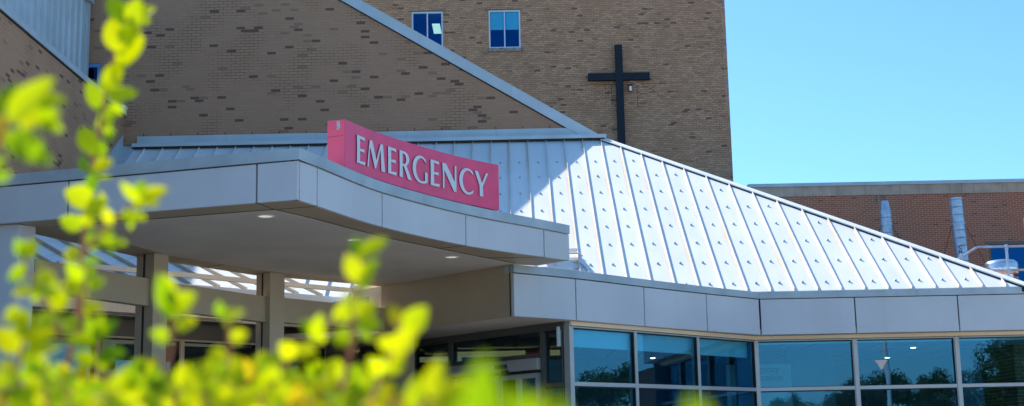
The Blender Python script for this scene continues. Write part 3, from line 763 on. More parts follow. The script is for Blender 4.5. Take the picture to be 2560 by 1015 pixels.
text('EXIT', .11, V((zx.x, zx.y, zx.z - .05)) + V((dn.x, dn.y, 0)) * .16, (-dn.x, -dn.y, 0), (0, 0, 1), M['redtext'], 'lettering', exs)
c_ = V((zx.x, zx.y, zx.z)) + V((nn.x, nn.y, 0)) * .03
MB().obox(c_, V((dn.x, dn.y, 0)) * .17, V((nn.x, nn.y, 0)) * .012, (0, 0, .085)).build('housing', M['darkframe'], exs)

# ================================================================ PORCH ROOF behind the canopy (its own slope)
ea = onZ(478, 712, ZC); eb = onZ(792, 739, ZC)
ed = (eb - ea); ed.z = 0; ed.normalize(); upd = V((-ed.y, ed.x, 0)); slp = .40
print('eave dir', ed, ea, eb)
L0 = -4.2; L1 = 2.75; RL = 3.4
o_ = V((ea.x, ea.y, ZC - .02))
def pr(s, t, h=0): 
    v = o_ + ed * s + upd * t; v.z += slp * t + h; return v
mb = MB(); c4 = [pr(L0, -.02), pr(L1, -.02), pr(L1, RL), pr(L0, RL)]
mb.add(c4 + [p_ - V((0, 0, .05)) for p_ in c4], [(0, 1, 2, 3), (7, 6, 5, 4), (0, 4, 5, 1), (1, 5, 6, 2), (2, 6, 7, 3), (3, 7, 4, 0)])
porch = mb.build('porch_roof', M['roof'], ent)
s = L0 + .1
sea = (onZ(545, 714.5, ZC) - ea).length
k = 0; s = 0
SP = (onZ(545, 718.5, ZC) - ea).length; print('rib spacing', SP)
while s - SP > L0: s -= SP
while s < L1 - .05:
    m_ = MB(); a = pr(s, -.0, .002); b = pr(s, RL, .002)
    m_.bar(a + V((0, 0, .03)), b + V((0, 0, .025)), .035, .05); m_.build('porch_rib', M['column'], porch); s += SP
c4 = [pr(L0, -.25), pr(L1 + .1, -.25)]
mb = MB(); mb.strip([(c4[0].x, c4[0].y), (c4[1].x, c4[1].y)], ZC - .16, ZC - .03, .24); mb.build('gutter', M['white'], porch)
f0 = pr(L0, -.12); f1 = pr(L1 + .3, -.12); f1c = f1
mb = MB(); zf = 2.02
m2 = (f0 + f1) / 2
for t0, t1 in ((0, .36), (.36, .70), (.70, 1)):
    a = f0.lerp(f1, t0); b = f0.lerp(f1, t1) - ed * .008; MB().strip([(a.x, a.y), (b.x, b.y)], zf, ZC - .16, .05).build('porch_fascia', M['cream'], ent)
# porch soffit strip and glazed wall under it
g0 = f0 + upd * .55; g1 = f1 + upd * .55
mb = MB().prism([(f0.x, f0.y), (f1.x, f1.y), (g1.x + upd.x * .3, g1.y + upd.y * .3), (g0.x + upd.x * .3, g0.y + upd.y * .3)], zf + .003, zf + .05); mb.build('porch_soffit', M['darkframe'], ent)
mb = MB(); mb.strip([(g0.x, g0.y), (g1.x, g1.y)], hz, zf + .002, .1); mb.build('porch_header', M['darkframe'], ent)
G0 = V((g0.x, g0.y)); G1 = V((g1.x, g1.y)); nb = 5
for i in range(nb):
    a = G0.lerp(G1, i / nb); b = G0.lerp(G1, (i + 1) / nb); bay(ent, a, b, mat=M['column'], gm=M['glass_dark'])
    vcol(a, GZ + .15, hz - .002, .06, .13, (G1 - G0).normalized(), 'mullion', M['column'], ent)
# wall closing the high side of the porch roof
h0_ = pr(L0, RL); h1_ = pr(L1, RL)

# ================================================================ CANOPY
can = thing('entrance_canopy', 'curved flat canopy of pale metal panels on columns, carrying the pink sign', 'canopy', (-3, 17, GZ))
lf = [V((-10.0, 16.27)), V((-7.6, 15.515)), V((-4.87, 14.66)), V((-2.67, 13.965)), V((-2.22, 13.83))]
cpts = [V((-2.22, 13.83)), V((-2.07, 14.22)), V((-1.52, 15.68)), V((-.60, 17.29)), V((.43, 18.51)), V((.79, 18.90))]
cc, cidx = resample(cpts, 7)
ctop = [3.12, 3.12, 3.105, 3.105, 3.085, 3.07]
ztl = []
for i in range(len(cpts) - 1):
    for k in range(7): ztl.append(lerp(ctop[i], ctop[i + 1], k / 7))
ztl.append(ctop[-1])
KT = .135
for a, b in zip(cidx[:-1], cidx[1:]):
    seg = [V(p) for p in cc[a:b + 1]]; zz = [z_ - KT for z_ in ztl[a:b + 1]]
    if a: seg[0] = seg[0] + (seg[1] - seg[0]).normalized() * .010
    seg[-1] = seg[-1] - (seg[-1] - seg[-2]).normalized() * .010
    MB().strip(seg, ZC, zz, .05).build('fascia_panel', M['panel'], can, bevel=.003)
for a, b in zip(lf[:-1], lf[1:]):
    d = (b - a).normalized(); e_ = b if b is lf[-1] else b - d * .011
    MB().strip([a + d * .011, e_], ZC, 3.12 - KT, .05).build('fascia_panel', M['panel'], can, bevel=.003)
mb = MB(); mb.strip(off(cc, .055), ZC + .004, [z_ - .012 for z_ in ztl], .03); mb.strip(off(lf, .055), ZC + .004, 3.108, .03); mb.build('fascia_backing', M['joint'], can)
# coping: one length per piece
def coplen(a, b):
    MB().strip(off(cc, -.018)[a:b + 1], [z_ - KT + .013 for z_ in ztl[a:b + 1]], ztl[a:b + 1], .22).build('coping', M['coping'], can)
coplen(0, cidx[2]); oc = off(cc, -.018)
MB().strip(oc[cidx[2]:cidx[4] + 1], [z_ - KT + .0135 for z_ in ztl[cidx[2]:cidx[4] + 1]], [z_ + .0005 for z_ in ztl[cidx[2]:cidx[4] + 1]], .22).build('coping', M['coping'], can)
coplen(cidx[4], len(cc) - 1)
ol = off(lf, -.018); ol[-1] = oc[0]
MB().strip(ol, 3.12 - KT + .013, 3.12, .20).build('coping', M['coping'], can)
# end return
e0 = cc[-1]; e1_ = V((.33, 19.43)); MB().strip([e0 + V((-.0, .0)), e1_], ZC, 3.07 - KT, .05).build('end_panel', M['panel'], can)
MB().strip([e0 + V((.012, .008)), e1_], 3.07 - KT + .013, 3.069, .1).build('coping', M['coping'], can)
# slab
inner = [V((.33, 19.43)), V((-.02, 19.22)), V((-2.08, 21.55)), V((-2.20, 21.42)), V((-3.42, 20.22)), V((-3.79, 19.87)), V((-4.67, 18.29)), V((-4.95, 17.70)), V((-5.60, 15.69)), V((-10, 17.2))]
outer = [V((-10.0, 16.3))] + [p + V((.03, .05)) for p in lf[1:-1]] + [V((-2.20, 13.86))] + [p for p in off(cc, .02)[1:]]
MB().prism([tuple(p) for p in outer + inner], ZC + .0015, ZC + .12).build('border_panel', M['border'], can)
MB().prism([tuple(p) for p in outer + inner], ZC + .13, 3.02).build('deck', M['flat'], can)
# inner fascia of the opening above the beams
ip = [V((-2.20, 21.42)), V((-3.42, 20.22)), V((-3.79, 19.87)), V((-4.67, 18.29)), V((-4.95, 17.70)), V((-5.60, 15.69))]
fpts = [(142, 567), (250, 590), (335, 614), (420, 637), (565, 661), (712, 683), (850, 697), (995, 708), (1285, 658), (1190, 640), (1098, 621.5), (985, 599), (872, 570.5), (780, 546), (687, 524), (600, 530.5), (370, 548.5)]
def infl(pts, k):
    c = sum(pts, V((0, 0))) / len(pts); return [c + (p - c) * k for p in pts]
fp = [onZ(x_, y_, ZC) for x_, y_ in fpts]; fp = [V((p_.x, p_.y)) for p_ in fp]
def grow(pts, d):
    n = len(pts); a = sum(pts[i].x * pts[(i + 1) % n].y - pts[(i + 1) % n].x * pts[i].y for i in range(n)); sg = 1 if a > 0 else -1; o = []
    for i in range(n):
        t0 = (pts[i] - pts[i - 1]).normalized(); t1 = (pts[(i + 1) % n] - pts[i]).normalized(); t = (t0 + t1).normalized(); nn_ = V((t.y, -t.x)) * sg
        o.append(pts[i] + nn_ * d)
    return o
MB().prism([tuple(p) for p in grow(fp, .022)], ZC - .002, ZC + .0012).build('soffit_joint', M['joint'], can)
MB().prism([tuple(p) for p in fp], ZC - .006, ZC - .0022).build('soffit', M['soffit'], can)
# border joints (thin dark lines)
mb = MB()
for (x0, y0), (x1, y1) in (((640, 507), (688, 524.5)), ((793, 515), (690, 524.5)), ((1098, 621), (1165, 614)), ((1215, 645), (1361, 643)), ((505, 669), (568, 660)), ((91, 569), (47, 559.5))):
    a = onZ(x0, y0, ZC - .001); b = onZ(x1, y1, ZC - .001); MB().bar(a, b, .010, .003).build('border_joint', M['joint'], can)
for x_, y_ in ((664, 540.5), (886, 599.5), (1129, 642.5)):
    p_ = onZ(x_, y_, ZC - .006); dlg = MB().lathe((p_.x, p_.y, ZC - .012), [(.075, .004), (.082, 0), (.105, 0), (.108, .0058)], 28); 
    d1 = MB(); c_ = V((p_.x, p_.y, ZC - .012)); n = 32
    prof = [(.078, .004), (.082, 0), (.104, 0), (.107, .0055)]
    for i in range(3):
        for k in range(n):
            a0, a1 = 2 * pi * k / n, 2 * pi * (k + 1) / n; (r0, h0_), (r1, h1_) = prof[i], prof[i + 1]
            d1.add([(c_.x + r0 * cos(a0), c_.y + r0 * sin(a0), c_.z + h0_), (c_.x + r0 * cos(a1), c_.y + r0 * sin(a1), c_.z + h0_), (c_.x + r1 * cos(a1), c_.y + r1 * sin(a1), c_.z + h1_), (c_.x + r1 * cos(a0), c_.y + r1 * sin(a0), c_.z + h1_)], [(0, 1, 2, 3)])
    dl = d1.build('downlight', M['white'], can)
    MB().lathe((c_.x, c_.y, c_.z + .001), [(.079, .004), (.060, .003), (.055, .0045)], 28).build('reflector', M['lens'], dl, smooth=True)
# columns: quadrilateral plan, corner towards the viewer
def col(pc, pl, pr_, z1, joint=True, par=can, mat=None, z0=GZ + .12):
    pc, pl, pr_ = V(pc), V(pl), V(pr_); back = pl + pr_ - pc
    o = MB().prism([tuple(pc), tuple(pr_), tuple(back), tuple(pl)], z0, z1).build('column', mat or M['column'], par, bevel=.004)
    if joint:
        d = (pl - pc); t = .55; a = pc + d * (t - .06); b = pc + d * (t + .06); nrm = V((-d.y, d.x)).normalized()
        if nrm.dot(-pc) < 0: nrm = -nrm
        MB().prism([tuple(a + nrm * .002), tuple(b + nrm * .002), tuple(b - nrm * .02), tuple(a - nrm * .02)], z0, z1 - .002).build('column_joint', M['joint'], par)
    return o
def pz(x_, y_, z_=ZC): p_ = onZ(x_, y_, z_); return V((p_.x, p_.y))
col(pz(47, 560), pz(-60, 566), pz(90, 567), ZC - .001, mat=M['panel'])
col(pz(386, 631.5), pz(342, 640), pz(421.5, 637.5), ZC - .001)
col(pz(676, 680), pz(641, 686), pz(712, 683.5), ZC - .001)
col(V(pz(1004, 836, ZB)), V(pz(969, 840, ZB)), V(pz(1036, 829, ZB)), ZB - .001)
# beams between them
def beam(x0, y0, b0, x1, y1, b1, D0, D1):
    a = onY(x0, y0, D0); b = onY(x1, y1, D1); za = onY(x0, b0, D0).z; zb = onY(x1, b1, D1).z
    zt_ = (a.z + b.z) / 2; zb_ = (za + zb) / 2
    print('beam', a, b, za, zb)
    m_ = MB(); m_.strip([(a.x, a.y), (b.x, b.y)], zb_, zt_, .14); return m_.build('beam', M['column'], can, bevel=.005)
beam(88, 644.6, 723, 375.5, 699, 766, 15.45, 17.42)
beam(419, 705.5, 778, 669, 741, 802.5, 17.65, 19.6)
beam(711, 746, 808, 969.5, 769, 825, 19.75, 21.5)
# slender rail behind and stub beam by the return wall
ra = onZ(254, 667, 2.40); rb = onZ(341, 680, 2.40); rc_ = onZ(640, 702, 2.44); rd = onZ(900, 729, 2.44)
q0 = pr(-2.6, -.7, 0); q1 = pr(L1 - .1, -.7, 0)
zq = 2.50
y0_ = onP(530, 693, (q0.x, q0.y, 0), (upd.x, upd.y, 0)); 
mb = MB(); mb.strip([(q0.x, q0.y), (q1.x, q1.y)], y0_.z - .035, y0_.z + .035, .06); mb.build('tie_rail', M['cream'], can)
s0 = onY(888, 735, 21.6); s1 = onY(937, 727, 21.35)
mb = MB(); mb.strip([(q1.x, q1.y), (-2.18, 21.60)], y0_.z - .10, y0_.z + .06, .10); mb.build('stub_beam', M['cream'], can)
# scupper box and torn flashing where the canopy end meets the roof
bx = onY(1400, 655, 20.6)
mb = MB().box((bx.x - .35, 20.45, ZT - .005), (bx.x + .18, 20.7, ZT + .13)); mb.build('scupper_box', M['siding'], ent)
b2 = onP(1412, 635, RP, RN)
mb = MB(); mb.box((b2.x - .5, b2.y - .35, b2.z + .02), (b2.x + .22, b2.y - .1, b2.z + .05)); mb.build('gutter_end', M['white'], ent)
mb = MB(); pts_ = [onP(x_, y_, RP + RN * .01, RN) for x_, y_ in ((1432, 655), (1449, 657), (1458, 663), (1464, 672), (1476, 684))]
mb.tube(pts_, .010, 6); pts_ = [onP(x_, y_, RP + RN * .01, RN) for x_, y_ in ((1436, 672), (1450, 670), (1464, 667))]; mb.tube(pts_, .008, 6)
mb.build('cable', M['stone'], ent)
mb = MB(); a = onP(1380, 633, RP + RN * .05, RN); b = onP(1445, 633, RP + RN * .05, RN); c_ = onP(1456, 640, RP + RN * .05, RN); mb.tube([a, b, c_], .012, 6); mb.build('seam_clamp_bar', M['darkframe'], ent)

# ================================================================ SIGN
sg0 = None
def on_curve(px):
    """plan point of the sign face seen at column px, measured on the canopy front line"""
    line = off(cc, .012); r = sight(px, 450); best = None
    for i in range(len(line) - 1):
        a, b = line[i], line[i + 1]; d = b - a
        # solve r.x*t = a.x + d.x*s ; r.y*t = a.y + d.y*s
        det = r.x * (-d.y) + d.x * r.y
        if abs(det) < 1e-9: continue
        t = (a.x * (-d.y) + d.x * a.y) / det; s = (r.x * a.y - r.y * a.x) / det
        if -.001 <= s <= 1.001: return i + s
    return 0
line_s = off(cc, .012)
def pt(u): i = min(int(u), len(line_s) - 2); return line_s[i].lerp(line_s[i + 1], u - i)
u0, u1 = on_curve(862), on_curve(1247)
us = [u0 + (u1 - u0) * k / 24 for k in range(25)]; face_line = [pt(u) for u in us]
zs0 = onY(862, 298, face_line[0].y).z; zs1 = onY(1247, 412, face_line[-1].y).z; zb1 = onY(1247, 524, face_line[-1].y).z
print('sign z', zs0, zs1, zb1, face_line[0], face_line[-1])
sign = thing('emergency_sign', 'curved pink box sign with white EMERGENCY letters standing on the canopy edge', 'sign', (face_line[12].x, face_line[12].y, 3.12))
zsb = 3.122
ztop = [lerp(zs0, zs1, k / 24) for k in range(25)]
MB().strip(face_line, zsb, ztop, .215).build('cabinet', M['pink'], sign, bevel=.003)
d0 = (face_line[1] - face_line[0]).normalized(); n0 = V((-d0.y, d0.x))
ea_ = face_line[0] - d0 * .004 + n0 * .0; eb_ = face_line[0] - d0 * .004 + n0 * .215
zj = onY(838, 339, face_line[0].y).z
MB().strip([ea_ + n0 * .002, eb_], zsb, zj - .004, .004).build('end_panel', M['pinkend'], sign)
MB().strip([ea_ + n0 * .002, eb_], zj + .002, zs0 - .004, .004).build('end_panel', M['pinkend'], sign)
lb = face_line[0] - d0 * .0095 + n0 * .055
MB().strip([lb, lb + n0 * .042], zs0 - .115, zs0 - .015, .001).build('label_sticker', M['paper'], sign)
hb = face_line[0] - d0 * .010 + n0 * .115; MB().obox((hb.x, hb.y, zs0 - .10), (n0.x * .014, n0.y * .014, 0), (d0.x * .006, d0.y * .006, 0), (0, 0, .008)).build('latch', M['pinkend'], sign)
cum = [0]
for i in range(len(line_s) - 1): cum.append(cum[-1] + (line_s[i + 1] - line_s[i]).length)
def dist(u): i = min(int(u), len(line_s) - 2); return cum[i] + (cum[i + 1] - cum[i]) * (u - i)
def at_dist(s):
    i = 0
    while i < len(cum) - 2 and cum[i + 1] < s: i += 1
    t = (s - cum[i]) / (cum[i + 1] - cum[i]); p = line_s[i].lerp(line_s[i + 1], t); d = (line_s[i + 1] - line_s[i]).normalized(); return p, V((d.y, -d.x))
def arc(cx, cy, rx, ry, a0, a1, n=22): return [(cx + rx * cos(radians(a0 + (a1 - a0) * k / n)), cy + ry * sin(radians(a0 + (a1 - a0) * k / n))) for k in range(n + 1)]
GL = {
 'E': [[(0, 0), (.50, 0), (.53, .125), (.20, .095), (.195, .455), (.46, .445), (.475, .57), (.195, .545), (.20, .905), (.50, .875), (.49, 1), (0, 1), (.015, .5)]],
 'M': [[(0, 0), (.075, 0), (.165, .76), (.43, .03), (.50, .03), (.755, .78), (.80, 0), (1.0, 0), (.885, 1), (.75, 1), (.52, .34), (.30, 1), (.14, 1)]],
 'R': [[(0, 0), (.20, 0), (.195, .43), (.27, .43), (.52, -.01), (.76, -.03), (.44, .475)] + arc(.30, .735, .30, .265, -58, 90, 16) + [(0, 1), (.015, .5)],
       [(.195, .52), (.26, .52)] + arc(.27, .715, .15, .195, -80, 85, 12) + [(.195, .92)]],
 'G': [arc(.52, .5, .52, .53, 55, 282, 30) + [(.74, -.01), (.93, .055), (.94, .44), (.77, .44), (.775, .10), (.66, .07)] + arc(.56, .5, .345, .44, 285, 60, 28)[1:] + [(.86, .78)]],
 'N': [[(0, 0), (.09, 0), (.10, .72), (.62, -.03), (.76, -.03), (.77, 1), (.68, 1), (.665, .36), (.19, 1), (-.02, 1), (.012, .5)]],
 'C': [arc(.52, .5, .52, .53, 52, 308, 32) + [(.86, .20)] + arc(.56, .5, .345, .44, 300, 60, 28) + [(.86, .80)]],
 'Y': [[(.25, 0), (.44, 0), (.435, .43), (.74, .98), (.62, 1), (.385, .55), (.17, 1), (-.03, 1), (.245, .43)]],
}
GW = {'E': .53, 'M': 1.0, 'R': .76, 'G': .94, 'N': .79, 'C': .88, 'Y': .77}
spans = [(470, 548), (565, 727), (753, 833), (858, 970), (977, 1113), (1140, 1223), (1250, 1378), (1400, 1530), (1545, 1667)]
zl1 = [onY(760 + 470 / 3.626, 280 + 208 / 3.626, pt(on_curve(889.6)).y).z, onY(760 + 1600 / 3.626, 280 + 762 / 3.626, pt(on_curve(1201)).y).z]
zbase_a = onY(889.6, 280 + 460 / 3.626, pt(on_curve(889.6)).y).z; ztop_b = onY(760 + 1555 / 3.626, 280 + 530 / 3.626, pt(on_curve(1189)).y).z
print('letters', zbase_a, zl1, ztop_b)
LZ0 = (zbase_a + zl1[1]) / 2
for ch_, (a, b) in zip('EMERGENCY', spans):
    ua, ub = on_curve(760 + a / 3.626), on_curve(760 + b / 3.626); sa, sb = dist(ua), dist(ub)
    tt = (sa + sb) / 2 / 3.6
    z0 = lerp(zbase_a, zl1[1], (ua - u0) / (u1 - u0)); z1 = lerp(zl1[0], ztop_b, (ua - u0) / (u1 - u0)); H = z1 - z0
    cu = bpy.data.curves.new('g', 'CURVE'); cu.dimensions = '2D'; cu.fill_mode = 'BOTH'; cu.extrude = .5
    for loop in GL[ch_]:
        sp_ = cu.splines.new('POLY'); sp_.points.add(len(loop) - 1); sp_.use_cyclic_u = True
        for i, (x_, y_) in enumerate(loop): sp_.points[i].co = (x_, y_, 0, 1)
    ob = bpy.data.objects.new('g', cu); COL.objects.link(ob)
    dg = bpy.context.evaluated_depsgraph_get(); me = bpy.data.meshes.new_from_object(ob.evaluated_get(dg)); bpy.data.objects.remove(ob)
    org = wloc(sign)
    for v in me.vertices:
        p_, n_ = at_dist(sa + (v.co.x / GW[ch_]) * (sb - sa)); o_2 = .003 if v.co.z < 0 else .013
        p_ = p_ + n_ * o_2; v.co = V((p_.x, p_.y, z0 + v.co.y * H)) - org
    me.materials.clear(); me.materials.append(M['letter']); me.materials.append(M['letteredge'])
    bm = bmesh.new(); bm.from_mesh(me); bmesh.ops.remove_doubles(bm, verts=bm.verts, dist=1e-5); bmesh.ops.recalc_face_normals(bm, faces=bm.faces); bm.to_mesh(me); bm.free()
    for p_ in me.polygons:
        nrm = V((p_.normal.x, p_.normal.y)); q_, n_ = at_dist((sa + sb) / 2); p_.material_index = 0 if abs(nrm.dot(n_)) > .8 and len(p_.vertices) != 0 and abs(p_.normal.z) < .3 else 1
    lo = bpy.data.objects.new('letter', me); COL.objects.link(lo); lo.parent = sign; lo['label'] = 'white letter ' + ch_ + ' on the pink sign'

# ================================================================ ANNEX (right)
YA = 44.5
ann = thing('brick_annex', 'low red-brown brick building with stone band at right, behind the roof vents', 'building', (14, YA, GZ))
tz = onY(2560, 447.5, YA).z; z1_ = onY(2200, 463, YA).z; z2_ = onY(2200, 487.5, YA).z
mb = MB(); wq = onY(2471, 611, YA); wz0 = onY(2540, 720, YA).z; wxe = wq.x + 2.6
wall_open(mb, YA, TX1 + .02, 30, GZ, z2_, [(wq.x, wxe, wz0, wq.z)])
mb.add([(TX1 + .02, YA, GZ), (TX1 + .02, YA + 3, GZ), (TX1 + .02, YA + 3, z2_), (TX1 + .02, YA, z2_)], [(0, 1, 2, 3)])
mb.build('wall', M['brick_red'], ann, fix=False)
x = TX1 + .02; x = onY(1986, 478, YA).x - 4 * 1.38
st_w = onY(2090, 478, YA).x - onY(1986, 478, YA).x
while x < 29:
    MB().box((max(x, TX1 + .02), YA - .03, z2_), (x + st_w - .012, YA + .35, z1_)).build('stone_band', M['stone'], ann); x += st_w
MB().box((TX1 + .02, YA - .012, z2_ + .005), (29, YA + .3, z1_ - .005)).build('band_joint', M['white'], ann)
MB().box((TX1 + .0, YA - .08, z1_), (29.5, YA + 12, tz)).build('coping', M['siding'], ann)
window(ann, YA, wq.x, wxe, wz0, wq.z, M['darkframe'], M['glass_tower'], parts=2, fw=.07)
MB().box((wq.x - .1, YA - .01, wq.z + .003), (wxe + .1, YA + .03, wq.z + .09)).build('lintel', M['darkframe'], ann)
mb = MB()
for px_ in (2190, 2203, 2210):
    q = onY(px_, 488, YA); mb.box((q.x - .02, YA - .004, q.z - random.uniform(.1, .3)), (q.x + .03, YA + .01, q.z + .0))
mb.build('stain', M['darkframe'], ann)
# annex plant roof between
MB().box((HXb + .6, 26, GZ), (30, YA - .01, 2.4)).build('plant_room', M['brick_red'], ann)

# ---- flue pipes
def flue(Yf, xt, yt, rpx, ztop_cone, xb, ybm, label, mark=False):
    r = rpx / F * (Yf * .984 + 5 * .177)
    t_ = onY(xt, yt, Yf); b_ = onY(xb, ybm, Yf); b_ = t_.lerp(b_, 1.8)
    fo = thing('flue_pipe', label, 'flue', (b_.x, b_.y, b_.z), 'spiral duct flues behind the roof')
    m_ = MB(); pts = []; rs = []; L = (t_ - b_).length; n = int(L / .24)
    ax = (t_ - b_).normalized(); top = L - (.42 if ztop_cone else 0)
    k = 0; z_ = 0
    while z_ < top:
        for dz, rr in ((0, r), (.015, r + .014), (.03, r)):
            pts.append(b_ + ax * (z_ + dz)); rs.append(rr)
        z_ += .235
    pts.append(b_ + ax * top); rs.append(r)
    m_.tube(pts, rs, 28); m_.build('duct', M['galv'], fo, smooth=True)
    if ztop_cone:
        MB().tube([b_ + ax * (top + .001), b_ + ax * (top + .05), b_ + ax * L], [r * 1.04, r * 1.04, r * .66], 28).build('cone_cap', M['galv'], fo, smooth=True)
    else:
        MB().tube([b_ + ax * (L + .001), b_ + ax * (L + .05)], [r * 1.03, r * 1.03], 28).build('rim', M['galv'], fo, smooth=True)
    z_b = L * .62; c_ = b_ + ax * (L - .75)
    MB().tube([c_ - ax * .03, c_ + ax * .03], r + .02, 28).build('clamp_band', M['galv'], fo)
    mb_ = MB(); mb_.tube([c_ + V((r, 0, 0)), c_ + V((r + 1.1, .5, -2.0))], .008, 5).tube([c_ - V((r, 0, 0)), c_ + V((-r - .5, 1.2, -2.4))], .008, 5); mb_.build('guy_wire', M['wire'], fo)
    return fo, r
f1, r1 = flue(41.5, 2211, 503, 14.0, True, 2219, 600, 'shorter spiral duct flue with a tapered top, left of the two')
f2, r2 = flue(40.5, 2389, 499.5, 15.5, False, 2406, 650, 'taller straight spiral duct flue with an open top, right of the two')
for s_, yy in (('C', 622), ('H', 633)):
    p_ = onY(2401, yy, 40.5 - r2 - .03); text(s_, .15, (p_.x - .05, p_.y, p_.z), (1, 0, 0), (0, 0, 1), M['black'], 'duct_letter', f2, .01)
# flue at the extreme right edge
p_ = onY(2575, 532, 39); fe = thing('flue_pipe', 'sliver of a pale vent pipe at the right edge of the photo', 'flue', (p_.x, 39, 2.4), 'vent pipes at the right edge')
MB().tube([(p_.x, 39, 2.4), (p_.x, 39, p_.z - .3)], .13, 20).build('duct', M['white'], fe, smooth=True)
MB().lathe((p_.x, 39, p_.z - .65), [(.17, 0), (.2, .1), (.2, .5), (.12, .62)], 20).build('cap', M['white'], fe, smooth=True)
# exhaust fan
Yf = 35.0; fa = onY(2501, 651, Yf); rr = 41 / F * (Yf * .984 + .9)
fan = thing('exhaust_fan', 'round shiny spun-aluminium exhaust fan behind the railing', 'fan', (fa.x, Yf, 2.4))
h_ = fa.z
MB().lathe((fa.x, Yf, h_), [(rr * .55, 0), (rr * .80, -.02), (rr * .93, -.06), (rr, -.13), (rr, -.20), (rr * 1.01, -.21), (rr * 1.01, -.225), (rr, -.23), (rr, -.36), (rr * .97, -.38)], 32).build('hood', M['steel'], fan, smooth=True)
MB().lathe((fa.x, Yf, h_), [(rr * .7, -.381), (rr * .7, -.45), (rr * .98, -.47), (rr * .86, -.62), (rr * .6, -.70), (rr * .6, -1.2)], 32).build('lower_housing', M['steel'], fan, smooth=True)
mb = MB()
for k in range(6):
    a_ = k * pi / 3 + .3; mb.box((fa.x + rr * cos(a_) - .012, Yf + rr * sin(a_) - .012, h_ - .25), (fa.x + rr * cos(a_) + .012, Yf + rr * sin(a_) + .012, h_ - .19))
mb.build('clip', M['galv'], fan)
MB().lathe((fa.x, Yf, 2.4), [(rr * .85, 0), (rr * .85, .35), (rr * .6, .36)], 4).build('kerb', M['galv'], fan)
# guard rail
Yr = 33.6
gr = thing('guard_rail', 'galvanised pipe guard rail with two rails beside the exhaust fan', 'railing', (onY(2500, 640, Yr).x, Yr, 2.4))
def q_(x_, y_): return onY(x_, y_, Yr)
R1 = .030
pts_ = [q_(2393, 650), q_(2436, 622), q_(2445, 618), q_(2560, 615.5)]; pts_.append(pts_[-1] + (pts_[-1] - pts_[-2]) * 2)
MB().tube(pts_, R1, 12).build('top_rail', M['galv'], gr, smooth=True)
a = q_(2476, 676); b = q_(2560, 675); MB().tube([a, b, b + (b - a) * 3], R1, 12).build('mid_rail', M['galv'], gr, smooth=True)
for x_, yt_ in ((2402, 634), (2515, 611)):
    t_ = q_(x_, yt_); MB().tube([(t_.x, Yr - .005, 2.4), (t_.x, Yr - .005, t_.z)], R1 * 1.15, 12).build('post', M['galv'], gr, smooth=True)
    MB().tube([(t_.x, Yr - .005, t_.z - .14), (t_.x, Yr - .005, t_.z - .06)], R1 * 1.5, 12).build('fitting', M['galv'], gr)

# ================================================================ TREES and posts that the glass mirrors
def tree_mesh(seed, h, r):
    rnd = random.Random(seed); m = MB()
    blobs = []
    for k in range(26):
        a = rnd.uniform(0, 2 * pi); z = rnd.uniform(.06, .92); rad = r * sqrt(max(.05, 1 - ((z - .55) / .5) ** 2)) * rnd.uniform(.35, .9)
        blobs.append((V((rad * cos(a), rad * sin(a), h * z)), r * rnd.uniform(.22, .42)))
    blobs.append((V((0, 0, h * .92)), r * .35))
    for c, br in blobs:
        for k in range(520):
            d = V((rnd.gauss(0, 1), rnd.gauss(0, 1), rnd.gauss(0, 1))).normalized() * br * rnd.uniform(.55, 1.15); p = c + d
            n = (d.normalized() + V((rnd.uniform(-.8, .8), rnd.uniform(-.8, .8), rnd.uniform(-.8, .8)))).normalized(); t = n.orthogonal().normalized(); b = n.cross(t); s_ = rnd.uniform(.06, .13)
            m.add([p - t * s_, p - b * s_ * .6, p + t * s_, p + b * s_ * .6], [(0, 1, 2, 3)])
    return m, blobs
def trunk_mesh(h, blobs):
    m = MB(); m.tube([(0, 0, 0), (.05, .02, h * .3), (0, .05, h * .6), (.02, 0, h * .85)], [h * .028, h * .022, h * .014, h * .005], 8)
    for c, br in blobs[:9]:
        s_ = V((0, 0, h * random.uniform(.25, .5))); m.tube([s_, s_.lerp(c, .5) + V((0, 0, -.1)), c], [h * .011, h * .008, h * .003], 5)
    return m
tm = []
for sd, h, r in ((1, 7.5, 2.7), (2, 9.5, 3.1), (3, 6.2, 2.6)):
    m, bl_ = tree_mesh(sd, h, r); t_ = trunk_mesh(h, bl_); tm.append((m, t_, h))
tprot = []
def tree(kind, x, y, s, rot, label):
    m, t_, h = tm[kind]
    o = thing('tree', label, 'tree', (x, y, GZ), 'trees across the car park'); o.rotation_euler[2] = rot; o.scale = (s, s, s)
    if kind not in dict(tprot):
        me = []
        for nm, mm, mt in (('crown', m, M['tree']), ('trunk', t_, M['bark'])):
            ob = mm.build(nm, mt, None, fix=(nm == 'trunk')); ob.parent = o; me.append(ob.data)
        tprot.append((kind, me))
    else:
        me = dict(tprot)[kind]
        for nm, d in zip(('crown', 'trunk'), me): ob = bpy.data.objects.new(nm, d); COL.objects.link(ob); ob.parent = o
desc = ['bushy', 'tall', 'spreading']
spots = []
